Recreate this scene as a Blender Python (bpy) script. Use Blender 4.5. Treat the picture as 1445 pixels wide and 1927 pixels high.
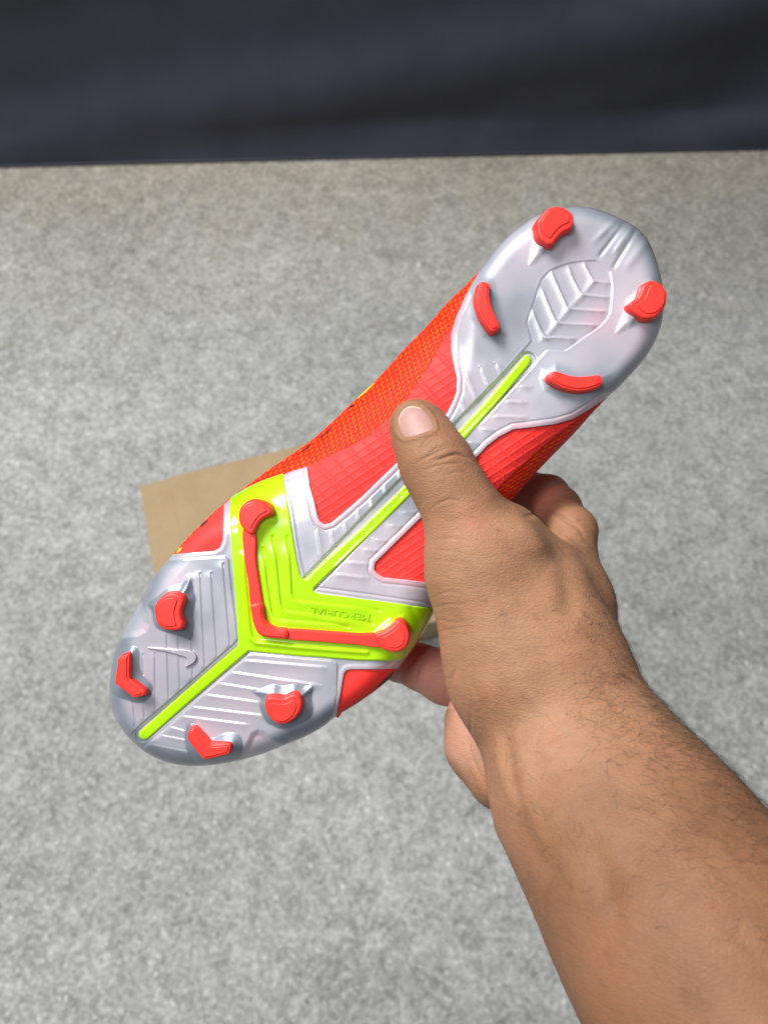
import bpy, bmesh, math, random
import numpy as np
from mathutils import Vector, Matrix
from mathutils.geometry import delaunay_2d_cdt

random.seed(7); rng = np.random.default_rng(7)
for o in list(bpy.data.objects): bpy.data.objects.remove(o)
scene = bpy.context.scene
COL = scene.collection

# ------------------------------------------------------------------ camera
CX, CY, F = 722.5, 963.5, 1450.0          # photo pixels (1445 x 1927)
Z0 = 0.295                                # camera to sole, metres
H_CAM, PITCH = 1.35, math.radians(62)
cam_d = bpy.data.cameras.new('camera'); cam = bpy.data.objects.new('camera', cam_d); COL.objects.link(cam)
cam_d.sensor_fit = 'HORIZONTAL'; cam_d.sensor_width = 36.0
cam_d.lens = 36.0 * F / 1445.0
cam_d.clip_start = 0.01; cam_d.clip_end = 100
cam_d.dof.use_dof = True; cam_d.dof.focus_distance = 0.290; cam_d.dof.aperture_fstop = 17.0
cam.location = (0, 0, H_CAM); cam.rotation_euler = (math.radians(90) - PITCH, 0, 0)
scene.camera = cam
CAM_M = Matrix.Translation(cam.location) @ cam.rotation_euler.to_matrix().to_4x4()

# ------------------------------------------------------------------ light
w = bpy.data.worlds.new('World'); scene.world = w; w.use_nodes = True
wn = w.node_tree; wt = wn.nodes.new('ShaderNodeTexCoord'); wsx = wn.nodes.new('ShaderNodeSeparateXYZ'); wr = wn.nodes.new('ShaderNodeValToRGB')
wn.links.new(wt.outputs['Generated'], wsx.inputs[0]); wn.links.new(wsx.outputs[2], wr.inputs[0])
wr.color_ramp.elements[0].position = 0.05; wr.color_ramp.elements[0].color = (.21, .215, .22, 1)      # room walls
wr.color_ramp.elements[1].position = 0.75; wr.color_ramp.elements[1].color = (.38, .40, .42, 1)       # white ceiling
wn.links.new(wr.outputs[0], wn.nodes['Background'].inputs[0]); wn.nodes['Background'].inputs[1].default_value = 0.52
def area(name, loc, target, size, size_y, power, col):
    d = bpy.data.lights.new(name, 'AREA'); d.shape = 'RECTANGLE'; d.size = size; d.size_y = size_y
    d.energy = power; d.color = col
    o = bpy.data.objects.new(name, d); COL.objects.link(o); o.location = loc
    o.rotation_euler = (Vector(target) - Vector(loc)).to_track_quat('-Z', 'Y').to_euler()
    return o
area('ceiling_lamp', (-1.25, 1.05, 3.3), (0.0, 0.45, 0.4), 1.2, 0.8, 128, (1.0, 0.985, 0.96))
area('ceiling_lamp', (-0.75, -0.45, 3.3), (0.0, 0.3, 0.4), 0.6, 0.35, 28, (0.97, 0.985, 1.0))
vs = scene.view_settings
vs.view_transform = 'Standard'; vs.look = 'None'; vs.gamma = 1.0; vs.exposure = 0.0
scene.render.engine = 'CYCLES'

# ------------------------------------------------------------------ helpers
def tag(o, label=None, cat=None, group=None, kind=None):
    if label: o['label'] = label
    if cat: o['category'] = cat
    if group: o['group'] = group
    if kind: o['kind'] = kind
    return o
def empty(name, mat=None):
    o = bpy.data.objects.new(name, None); COL.objects.link(o); o.empty_display_size = 0.02
    if mat is not None: o.matrix_world = mat
    return o
def mesh_obj(name, V, Fc, mat, parent=None, smooth=True, attrs=None):
    me = bpy.data.meshes.new(name)
    me.from_pydata([tuple(map(float, v)) for v in V], [], [tuple(int(i) for i in f) for f in Fc])
    me.validate()
    if smooth: me.polygons.foreach_set('use_smooth', [True] * len(me.polygons))
    for k, a in (attrs or {}).items():
        a = np.asarray(a, dtype=np.float32)
        if a.ndim == 1:
            at = me.attributes.new(k, 'FLOAT', 'POINT'); at.data.foreach_set('value', a)
        else:
            at = me.attributes.new(k, 'FLOAT_VECTOR', 'POINT'); at.data.foreach_set('vector', a.ravel())
    me.materials.append(mat)
    o = bpy.data.objects.new(name, me); COL.objects.link(o)
    if parent is not None: o.parent = parent
    return o
def ray(u, v):
    d = Vector(((u - CX) / F, -(v - CY) / F, -1.0)); return CAM_M.to_3x3() @ d
def pix2plane(u, v, z):
    d = ray(u, v); t = (z - H_CAM) / d.z; return Vector(cam.location) + d * t

# node helpers
def mat_new(name):
    m = bpy.data.materials.new(name); m.use_nodes = True
    nt = m.node_tree; return m, nt, nt.nodes['Principled BSDF']
def N(nt, typ, **kw):
    n = nt.nodes.new(typ)
    for k, v in kw.items():
        if k in n.inputs: n.inputs[k].default_value = v
        else: setattr(n, k, v)
    return n
def ramp(nt, fac, stops, soft=False):
    r = nt.nodes.new('ShaderNodeValToRGB'); e = r.color_ramp.elements
    while len(e) < len(stops): e.new(0.5)
    for i, (p, c) in enumerate(stops):
        e[i].position = p; e[i].color = (c[0], c[1], c[2], 1) if len(c) == 3 else c
    r.color_ramp.interpolation = 'B_SPLINE' if soft else 'LINEAR'
    nt.links.new(fac, r.inputs[0]); return r.outputs[0]
def mixc(nt, fac, a, b, mode='MIX'):
    n = nt.nodes.new('ShaderNodeMix'); n.data_type = 'RGBA'; n.blend_type = mode
    for i, x in ((0, fac), (6, a), (7, b)):
        if isinstance(x, (int, float)): n.inputs[i].default_value = x
        elif isinstance(x, tuple): n.inputs[i].default_value = (x[0], x[1], x[2], 1)
        else: nt.links.new(x, n.inputs[i])
    return n.outputs[2]
def mth(nt, op, a, b=None, c=None):
    n = nt.nodes.new('ShaderNodeMath'); n.operation = op
    for i, x in enumerate((a, b, c)):
        if x is None: continue
        if isinstance(x, (int, float)): n.inputs[i].default_value = x
        else: nt.links.new(x, n.inputs[i])
    return n.outputs[0]
def noise(nt, vec, scale, detail=4, rough=0.55, dist=0.0):
    n = N(nt, 'ShaderNodeTexNoise'); n.inputs['Scale'].default_value = scale; n.inputs['Detail'].default_value = detail
    n.inputs['Roughness'].default_value = rough; n.inputs['Distortion'].default_value = dist
    if vec is not None: nt.links.new(vec, n.inputs['Vector'])
    return n.outputs[0]
def bump(nt, bsdf, height, strength, dist, prev=None):
    b = N(nt, 'ShaderNodeBump'); b.inputs['Strength'].default_value = strength; b.inputs['Distance'].default_value = dist
    nt.links.new(height, b.inputs['Height'])
    if prev is not None: nt.links.new(prev, b.inputs['Normal'])
    nt.links.new(b.outputs[0], bsdf.inputs['Normal']); return b.outputs[0]
def objco(nt): return N(nt, 'ShaderNodeTexCoord').outputs['Object']
def attr(nt, name, out=2):
    n = N(nt, 'ShaderNodeAttribute'); n.attribute_name = name; return n.outputs[out]

# ------------------------------------------------------------------ materials
def m_floor():
    m, nt, b = mat_new('concrete')
    co = objco(nt)
    # warp the lookup so that the mottling has no grid to it
    wz = N(nt, 'ShaderNodeTexNoise'); wz.inputs['Scale'].default_value = 30; wz.inputs['Detail'].default_value = 3; nt.links.new(co, wz.inputs['Vector'])
    wm = N(nt, 'ShaderNodeVectorMath'); wm.operation = 'MULTIPLY_ADD'; nt.links.new(wz.outputs['Color'], wm.inputs[0]); wm.inputs[1].default_value = (.022, .022, .022)
    rt = N(nt, 'ShaderNodeMapping'); rt.inputs['Rotation'].default_value = (.5, .35, .6); nt.links.new(co, rt.inputs[0]); nt.links.new(rt.outputs[0], wm.inputs[2])
    wc = wm.outputs[0]
    n1 = noise(nt, co, 1.6, 3); n2 = noise(nt, wc, 24, 6, .70); n3 = noise(nt, wc, 105, 4, .62); n4 = noise(nt, co, 9, 4)
    base = ramp(nt, n2, [(0.30, (.18, .182, .174)), (0.48, (.325, .329, .318)), (0.68, (.49, .495, .485))])
    base = mixc(nt, 0.45, base, ramp(nt, n3, [(0.32, (.10, .101, .095)), (0.5, (.325, .329, .318)), (0.66, (.62, .63, .625))]))
    def specks(scale, pick, ch, col, amt, size):
        global_v = N(nt, 'ShaderNodeTexVoronoi'); global_v.inputs['Scale'].default_value = scale; nt.links.new(wc, global_v.inputs['Vector'])
        sc_ = N(nt, 'ShaderNodeSeparateColor'); nt.links.new(global_v.outputs['Color'], sc_.inputs[0])
        m_ = mth(nt, 'MULTIPLY', mth(nt, 'GREATER_THAN', sc_.outputs[ch], pick), ramp(nt, global_v.outputs['Distance'], [(0.04, (1, 1, 1)), (size, (0, 0, 0))]))
        return mixc(nt, mth(nt, 'MULTIPLY', m_, amt), base, col)
    base = specks(135, .76, 0, (.66, .67, .67), .75, .45)
    base = specks(62, .90, 1, (.74, .75, .76), .9, .30)
    base = specks(120, .82, 2, (.11, .105, .095), .65, .45)
    base = specks(48, .92, 0, (.085, .08, .07), .65, .28)
    base = mixc(nt, ramp(nt, n1, [(0.36, (0, 0, 0)), (0.66, (.9, .9, .9))]), base, mixc(nt, 1.0, base, (.80, .80, .79), 'MULTIPLY'))
    # brownish grime swept against the cloth
    sp = N(nt, 'ShaderNodeSeparateXYZ'); nt.links.new(co, sp.inputs[0])
    yy = mth(nt, 'ADD', sp.outputs[1], mth(nt, 'MULTIPLY', n4, 0.55))
    g = ramp(nt, mth(nt, 'MULTIPLY', yy, 0.5), [(0.70, (0, 0, 0)), (1.0, (.85, .85, .85))])
    base = mixc(nt, g, base, mixc(nt, 1.0, base, (.95, .87, .72), 'MULTIPLY'))
    nt.links.new(base, b.inputs['Base Color']); b.inputs['Roughness'].default_value = 0.7
    bump(nt, b, n3, 0.25, 0.002)
    return m
def m_cloth():
    m, nt, b = mat_new('dark_cloth')
    co = objco(nt); n = noise(nt, co, 9, 4)
    nt.links.new(ramp(nt, n, [(0.3, (.0195, .0210, .034)), (0.7, (.0270, .0290, .045))]), b.inputs['Base Color'])
    b.inputs['Roughness'].default_value = 0.62; b.inputs['Sheen Weight'].default_value = 0.12
    b.inputs['Sheen Roughness'].default_value = 0.4
    wv = N(nt, 'ShaderNodeTexWave'); wv.inputs['Scale'].default_value = 500; nt.links.new(co, wv.inputs['Vector'])
    bump(nt, b, wv.outputs[0], 0.12, 0.0005)
    return m
def m_card():
    m, nt, b = mat_new('cardboard')
    co = objco(nt)
    n = noise(nt, co, 14, 5); n2 = noise(nt, co, 160, 2)
    c = ramp(nt, n, [(0.3, (.335, .24, .126)), (0.7, (.395, .29, .16))])
    c = mixc(nt, 0.12, c, ramp(nt, n2, [(0.3, (.2, .14, .07)), (0.7, (.42, .33, .2))]))
    nt.links.new(c, b.inputs['Base Color']); b.inputs['Roughness'].default_value = 0.75
    bump(nt, b, n2, 0.15, 0.0008); return m
def m_plate():
    m, nt, b = mat_new('pearl_plastic')
    co = objco(nt)
    n = noise(nt, co, 22, 3); nf = noise(nt, co, 900, 2)
    pk = mth(nt, 'ADD', attr(nt, 'pink'), mth(nt, 'MULTIPLY', mth(nt, 'SUBTRACT', n, 0.5), 1.15))
    c = ramp(nt, pk, [(0.0, (.19, .215, .26)), (0.22, (.33, .355, .415)), (0.42, (.475, .48, .535)), (0.68, (.60, .485, .55)), (1.0, (.67, .40, .46))], True)
    nt.links.new(c, b.inputs['Base Color'])
    b.inputs['Metallic'].default_value = 0.28; b.inputs['Roughness'].default_value = 0.30
    b.inputs['Coat Weight'].default_value = 0.42; b.inputs['Coat Roughness'].default_value = 0.12
    nt.links.new(ramp(nt, n, [(0.2, (.26,) * 3), (0.8, (.42,) * 3)], True), b.inputs['Roughness'])
    pb = bump(nt, b, nf, 0.05, 0.0002)
    bump(nt, b, noise(nt, co, 60, 2), 0.12, 0.0022, pb)
    return m
def m_gloss(name, col, rough, var=0.06, coat=0.2, nscale=60, bs=0.03, spec=0.5):
    m, nt, b = mat_new(name)
    co = objco(nt); n = noise(nt, co, nscale, 3); nf = noise(nt, co, 1200, 2)
    a = tuple(x * (1 - var) for x in col); z = tuple(min(1, x * (1 + var)) for x in col)
    nt.links.new(ramp(nt, n, [(0.3, a), (0.7, z)]), b.inputs['Base Color'])
    nt.links.new(ramp(nt, n, [(0.3, (rough * .85,) * 3), (0.7, (rough * 1.2,) * 3)]), b.inputs['Roughness'])
    b.inputs['Specular IOR Level'].default_value = spec
    b.inputs['Coat Weight'].default_value = coat; b.inputs['Coat Roughness'].default_value = 0.12
    bump(nt, b, nf, bs, 0.0002)
    return m
def m_knit():
    m, nt, b = mat_new('red_knit')
    wv = attr(nt, 'weave', 1)
    nz = N(nt, 'ShaderNodeTexNoise'); nz.inputs['Scale'].default_value = .8; nz.inputs['Detail'].default_value = 3; nt.links.new(wv, nz.inputs['Vector'])
    vm = N(nt, 'ShaderNodeVectorMath'); vm.operation = 'MULTIPLY_ADD'; nt.links.new(nz.outputs['Color'], vm.inputs[0])
    vm.inputs[1].default_value = (.9, .55, 0); nt.links.new(wv, vm.inputs[2])
    sp0 = N(nt, 'ShaderNodeSeparateXYZ'); nt.links.new(vm.outputs[0], sp0.inputs[0])
    def lin(cx_, cy_): return mth(nt, 'ADD', mth(nt, 'MULTIPLY', sp0.outputs[0], cx_), mth(nt, 'MULTIPLY', sp0.outputs[1], cy_))
    ca, cb = lin(.30 / 1.15, .95 / 1.15), lin(.95 / 2.9, -.30 / 2.9)          # yarn rows, and stitches along a row
    rowi = mth(nt, 'FLOOR', ca)
    s1 = mth(nt, 'SINE', mth(nt, 'MULTIPLY', mth(nt, 'FRACT', ca), math.pi))
    s2 = mth(nt, 'SINE', mth(nt, 'MULTIPLY', mth(nt, 'FRACT', mth(nt, 'ADD', cb, mth(nt, 'MULTIPLY', rowi, .41))), math.pi))
    dash = mth(nt, 'MULTIPLY', s1, mth(nt, 'POWER', s2, .6))
    amt = noise(nt, wv, 0.35, 4, .7)
    bcol = ramp(nt, mth(nt, 'MULTIPLY', dash, mth(nt, 'ADD', amt, .52)), [(0.10, (.66, .007, .003)), (0.45, (.84, .022, .004)), (0.9, (.90, .105, .005))])
    n = noise(nt, wv, 0.16, 3)
    c = mixc(nt, ramp(nt, n, [(0.45, (0, 0, 0)), (0.75, (.7, .7, .7))]), bcol, (.84, .016, .005))
    sp = N(nt, 'ShaderNodeSeparateXYZ'); nt.links.new(wv, sp.inputs[0])
    row = mth(nt, 'SINE', mth(nt, 'MULTIPLY', mth(nt, 'ADD', sp.outputs[0], mth(nt, 'MULTIPLY', sp.outputs[1], 0.9)), 1.25))
    c = mixc(nt, ramp(nt, row, [(0.80, (0, 0, 0)), (1.0, (.6, .6, .6))]), c, (.62, .012, .006))
    nt.links.new(c, b.inputs['Base Color']); b.inputs['Roughness'].default_value = 0.55
    b.inputs['Specular IOR Level'].default_value = 0.25
    bump(nt, b, dash, 0.6, 0.0005)
    return m
def m_skin():
    m, nt, b = mat_new('skin')
    co = objco(nt)
    n1 = noise(nt, co, 28, 4); n2 = noise(nt, co, 130, 4); n3 = noise(nt, co, 420, 3); n5 = noise(nt, co, 60, 3)
    dorsal = ramp(nt, n1, [(0.30, (.256, .131, .071)), (0.5, (.328, .171, .097)), (0.72, (.380, .196, .115))])
    dorsal = mixc(nt, ramp(nt, n2, [(0.48, (0, 0, 0)), (0.76, (.45, .45, .45))]), dorsal, (.22, .108, .058))
    dorsal = mixc(nt, ramp(nt, n5, [(0.52, (0, 0, 0)), (0.75, (.45, .45, .45))]), dorsal, (.36, .152, .092))
    palm = ramp(nt, n1, [(0.3, (.56, .28, .215)), (0.7, (.66, .34, .265))])
    pf = attr(nt, 'palm'); rf = attr(nt, 'ruddy')
    dorsal = mixc(nt, mth(nt, 'MULTIPLY', attr(nt, 'tan'), 1.0), dorsal, mixc(nt, 1.0, dorsal, (.67, .625, .58), 'MULTIPLY'))  # multiplies the painted shade into the skin colour
    c = mixc(nt, pf, dorsal, palm)
    c = mixc(nt, mth(nt, 'MULTIPLY', rf, 0.6), c, (.56, .15, .095))
    nt.links.new(c, b.inputs['Base Color'])
    b.inputs['Roughness'].default_value = 0.56; b.inputs['Specular IOR Level'].default_value = 0.22
    b.inputs['Subsurface Weight'].default_value = 0.22; b.inputs['Subsurface Radius'].default_value = (1.0, .38, .2)
    b.inputs['Subsurface Scale'].default_value = 0.0035
    # skin grain: fine cells plus stretched lines
    v = N(nt, 'ShaderNodeTexVoronoi'); v.feature = 'DISTANCE_TO_EDGE'; v.inputs['Scale'].default_value = 850
    mp = N(nt, 'ShaderNodeMapping'); mp.inputs['Scale'].default_value = (.6, 1.25, 1); mp.inputs['Rotation'].default_value = (0, 0, .35)
    nt.links.new(co, mp.inputs[0]); nt.links.new(mp.outputs[0], v.inputs['Vector'])
    p1 = bump(nt, b, ramp(nt, v.outputs['Distance'], [(0, (0, 0, 0)), (.25, (1, 1, 1))]), 0.30, 0.0003)
    mp2 = N(nt, 'ShaderNodeMapping'); mp2.inputs['Scale'].default_value = (110, 620, 150); mp2.inputs['Rotation'].default_value = (0, 0, -.12)
    nt.links.new(co, mp2.inputs[0]); n4 = noise(nt, mp2.outputs[0], 1.0, 3)
    p2 = bump(nt, b, n4, 0.28, 0.0006, p1)
    p3 = bump(nt, b, n3, 0.12, 0.0004, p2)
    bump(nt, b, noise(nt, co, 95, 3), 0.15, 0.0015, p3)
    return m
def m_nail():
    m, nt, b = mat_new('nail')
    e = attr(nt, 'edge')
    co = objco(nt); n = noise(nt, co, 150, 2)
    c = ramp(nt, n, [(0.3, (.36, .195, .165)), (0.7, (.41, .23, .20))])
    c = mixc(nt, e, c, (.58, .47, .34))
    nt.links.new(c, b.inputs['Base Color']); b.inputs['Roughness'].default_value = 0.5
    b.inputs['Subsurface Weight'].default_value = 0.15; b.inputs['Subsurface Scale'].default_value = 0.002
    mp = N(nt, 'ShaderNodeMapping'); mp.inputs['Scale'].default_value = (900, 120, 200); mp.inputs['Rotation'].default_value = (0, 0, -.3)
    nt.links.new(co, mp.inputs[0]); bump(nt, b, noise(nt, mp.outputs[0], 1, 2), 0.06, 0.0003)
    return m
def m_hair():
    m, nt, b = mat_new('dark_hair')
    nt.links.new(ramp(nt, noise(nt, objco(nt), 40, 2), [(.3, (.018, .011, .007)), (.7, (.04, .024, .015))]), b.inputs['Base Color'])
    b.inputs['Roughness'].default_value = 0.45; return m
M = dict(floor=m_floor(), cloth=m_cloth(), card=m_card(), plate=m_plate(),
         lime=m_gloss('lime_plastic', (.40, .74, .003), 0.22, 0.05, 0.5),
         stud=m_gloss('red_stud_plastic', (.90, .042, .032), 0.38, 0.05, 0.05, 60, 0.05, 0.35),
         film=m_gloss('red_film', (.93, .046, .040), 0.55, 0.04, 0.0, 30, 0.10, 0.16),
         black=m_gloss('black_print', (.02, .012, .012), 0.5, 0.1, 0.0),
         yellow=m_gloss('yellow_print', (.85, .55, .02), 0.5, 0.15, 0.0, 700),
         knit=m_knit(), skin=m_skin(), nail=m_nail(), hair=m_hair())

# ------------------------------------------------------------------ 2D geometry helpers (chart = photo pixels)
def A(pts): return np.array(pts, dtype=float)
def cat_closed(P, step):
    P = A(P); n = len(P); out = []
    for i in range(n):
        p0, p1, p2, p3 = P[i - 1], P[i], P[(i + 1) % n], P[(i + 2) % n]
        k = max(1, int(round(np.linalg.norm(p2 - p1) / step)))
        for j in range(k):
            t = j / k
            out.append(0.5 * ((2 * p1) + (-p0 + p2) * t + (2 * p0 - 5 * p1 + 4 * p2 - p3) * t * t + (-p0 + 3 * p1 - 3 * p2 + p3) * t ** 3))
    return A(out)
def lin_closed(P, step):
    P = A(P); n = len(P); out = []
    for i in range(n):
        p1, p2 = P[i], P[(i + 1) % n]
        k = max(1, int(round(np.linalg.norm(p2 - p1) / step)))
        for j in range(k): out.append(p1 + (p2 - p1) * j / k)
    return A(out)
def seg_d(Q, line, closed=False, cull=None):
    """distance to a polyline, and the side of its nearest segment"""
    L = np.asarray(line, dtype=np.float32)
    if closed: L = np.vstack([L, L[:1]])
    if cull is not None:
        lo, hi = L.min(0) - cull, L.max(0) + cull
        m = (Q[:, 0] > lo[0]) & (Q[:, 0] < hi[0]) & (Q[:, 1] > lo[1]) & (Q[:, 1] < hi[1])
        D = np.full(len(Q), float(cull)); Sd = np.zeros(len(Q))
        if m.any(): D[m], Sd[m] = seg_d(Q[m], line, closed)
        return D, Sd
    x = np.ascontiguousarray(Q[:, 0], dtype=np.float32); y = np.ascontiguousarray(Q[:, 1], dtype=np.float32)
    best = np.full(len(Q), 1e18, np.float32); side = np.zeros(len(Q), np.float32)
    for (ax, ay), (bx, by) in zip(L[:-1], L[1:]):
        ux, uy = bx - ax, by - ay; l2 = ux * ux + uy * uy
        if l2 < 1e-9: continue
        px = x - ax; py = y - ay
        t = np.clip((px * ux + py * uy) / l2, 0, 1)
        px -= t * ux; py -= t * uy; d2 = px * px + py * py
        m = d2 < best
        best = np.where(m, d2, best); side = np.where(m, ux * py - uy * px, side)
    return np.sqrt(best).astype(float), np.sign(side).astype(float)
def inside(Q, poly):
    P = A(poly); r = np.zeros(len(Q), bool); n = len(P); j = n - 1
    x, y = np.ascontiguousarray(Q[:, 0]), np.ascontiguousarray(Q[:, 1])
    for i in range(n):
        xi, yi = P[i]; xj, yj = P[j]
        if yi != yj: r ^= ((yi > y) != (yj > y)) & (x < (xj - xi) * (y - yi) / (yj - yi) + xi)
        j = i
    return r
def sdp(Q, poly, cull=None):      # > 0 inside
    if cull is not None:
        P = A(poly); lo, hi = P.min(0) - cull, P.max(0) + cull
        m = (Q[:, 0] > lo[0]) & (Q[:, 0] < hi[0]) & (Q[:, 1] > lo[1]) & (Q[:, 1] < hi[1])
        D = np.full(len(Q), -float(cull))
        if m.any(): D[m] = sdp(Q[m], poly)
        return D
    d, _ = seg_d(Q, poly, True); return np.where(inside(Q, poly), d, -d)
def far_inside(G, B, r):          # grid points inside the closed loop B and at least r away from it
    lo = B.min(0) - 8; c = .5; n = np.ceil((B.max(0) + 8 - lo) / c).astype(int)
    m = np.zeros(n, bool)
    for a, b in zip(B, np.roll(B, -1, 0)):
        k = max(2, int(np.linalg.norm(b - a) / .4) + 1)
        p = ((a + (b - a) * np.linspace(0, 1, k)[:, None] - lo) / c).astype(int); m[p[:, 0], p[:, 1]] = True
    w = int(r / c) + 1; q = m.copy()
    for dx in range(-w, w + 1):
        for dy in range(-w, w + 1):
            if dx * dx + dy * dy <= (r / c) ** 2: q |= np.roll(np.roll(m, dx, 0), dy, 1)
    g = ((G - lo) / c).astype(int); ok = ~q[g[:, 0], g[:, 1]]
    G = G[ok]; return G[inside(G, B)]
def ss(a, b, x):
    t = np.clip((x - a) / (b - a), 0, 1); return t * t * (3 - 2 * t)
def gs(d, s): return np.exp(-(d / s) ** 2)
def P3(UV, h):         # chart point at height h over the sole plane -> boot frame
    UV = np.asarray(UV, float); h = np.asarray(h, float)
    s = (Z0 - h) / F
    return np.stack([(UV[:, 0] - CX) * s, -(UV[:, 1] - CY) * s, h + 0 * s], 1)
MM = 0.001

OUT = [(432,937),(420,948),(400,966),(380,985),(362,1003),(345,1021),(326,1043),(308,1062),(288,1090),(268,1122),(250,1158),(234,1186),(222,1211),(213,1240),(207,1280),(206,1315),(212,1340),(223,1363),(240,1386),(262,1407),(282,1421),(308,1433),(337,1440),(373,1442),(416,1438),(460,1429),(497,1418),(539,1401),(578,1385),(609,1367),(633,1348),(672,1324),(713,1295),(736,1274),(750,1257),(766,1236),(784,1212),(800,1186),(817,1152),(832,1122),(850,1088),(880,1040),(915,995),(957,949),(1008,890),(1076,820),(1111,781),(1144,746),(1164,729),(1189,702),(1214,673),(1234,639),(1246,603),(1249,570),(1247,538),(1241,509),(1231,477),(1218,449),(1198,428),(1177,415),(1157,406),(1135,397),(1110,390),(1080,388),(1045,392),(1011,404),(985,420),(957,442),(930,471),(903,507),(876,537),(840,571),(815,600),(788,629),(763,654),(732,689),(705,718),(676,745),(660,760),(628,791),(591,824),(560,847),(511,880),(480,903),(455,921)]
OUTS = cat_closed(OUT, 11)
def axis(Q):
    t = (Q[:, 0] - 722) * .725 - (Q[:, 1] - 920) * .689
    s = (Q[:, 0] - 722) * .689 + (Q[:, 1] - 920) * .725
    return t, s
def S(Q):              # the boot's underside: flat, arch, toe spring, rounded over at its outline
    t, s = axis(Q)
    d = np.maximum(sdp(Q, OUTS), 0)
    mid = ss(-330, -120, t) * (1 - ss(250, 400, t))
    left = ss(40, -60, s); right = 1 - left
    R = 36 + mid * (95 * left + 42 * right)
    D = (8.5 + mid * (16 * left + 9 * right)) * MM
    k = np.clip(1 - d / R, 0, 1)
    edge = -D * (1 - np.sqrt(np.maximum(1 - k ** 2.3, 0)))
    toe = -9 * MM * np.clip((-t - 300) / 350, 0, 1) ** 2
    heel = -2.5 * MM * np.clip((t - 420) / 260, 0, 1) ** 2
    arch = -3.0 * MM * np.exp(-((t - 90) / 170) ** 2)
    return edge + toe + heel + arch

def patch(name, poly, zf, mat, parent, sp=2.3, smooth=True, skirt=1.2, attrs=None, corner=False, raw=False):
    B = A(poly) if raw else (lin_closed(poly, sp) if corner else cat_closed(poly, sp))
    lo, hi = B.min(0), B.max(0)
    ys = np.arange(lo[1], hi[1], sp * .87); G = []
    for i, y in enumerate(ys):
        xs = np.arange(lo[0] + (sp / 2 if i % 2 else 0), hi[0], sp)
        G.append(np.stack([xs, np.full(len(xs), y)], 1))
    G = np.vstack(G)
    G = far_inside(G, B, sp * .55)
    V = np.vstack([B, G]); n = len(B)
    r = delaunay_2d_cdt([Vector(p) for p in V], [(i, (i + 1) % n) for i in range(n)], [], 1, 1e-4)
    UV = A([tuple(p) for p in r[0]]); faces = [tuple(f) for f in r[2]]
    ar = [(UV[f[1]][0] - UV[f[0]][0]) * (UV[f[2]][1] - UV[f[0]][1]) - (UV[f[1]][1] - UV[f[0]][1]) * (UV[f[2]][0] - UV[f[0]][0]) for f in faces]
    faces = [f if a < 0 else (f[0], f[2], f[1]) for f, a in zip(faces, ar)]     # chart y is downwards
    h = zf(UV); V3 = P3(UV, h)
    at = {k: f(UV) for k, f in (attrs or {}).items()}
    if skirt:
        cnt = {}
        for f in faces:
            for a, b in ((f[0], f[1]), (f[1], f[2]), (f[2], f[0])):
                cnt[(a, b)] = 1
        be = [(a, b) for (a, b) in cnt if (b, a) not in cnt]
        bv = sorted({i for e in be for i in e}); mp = {i: len(V3) + j for j, i in enumerate(bv)}
        low = V3[bv].copy(); low[:, 2] -= skirt * MM
        V3 = np.vstack([V3, low])
        faces += [(b, a, mp[a], mp[b]) for a, b in be]
        at = {k: np.concatenate([v, v[bv]]) if v.ndim == 1 else np.vstack([v, v[bv]]) for k, v in at.items()}
    return mesh_obj(name, V3, faces, mat, parent, smooth, at)

# ------------------------------------------------------------------ setting: floor, cloth, carton
def build_floor():
    V = []; Fc = []; n = 24; s = 8.0
    for j in range(n + 1):
        for i in range(n + 1): V.append((-s / 2 + s * i / n, -2.5 + s * j / n, 0))
    for j in range(n):
        for i in range(n):
            a = j * (n + 1) + i; Fc.append((a, a + 1, a + n + 2, a + n + 1))
    o = mesh_obj('floor', V, Fc, M['floor']); tag(o, 'grey speckled concrete floor', None, kind='structure')
build_floor()

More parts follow.
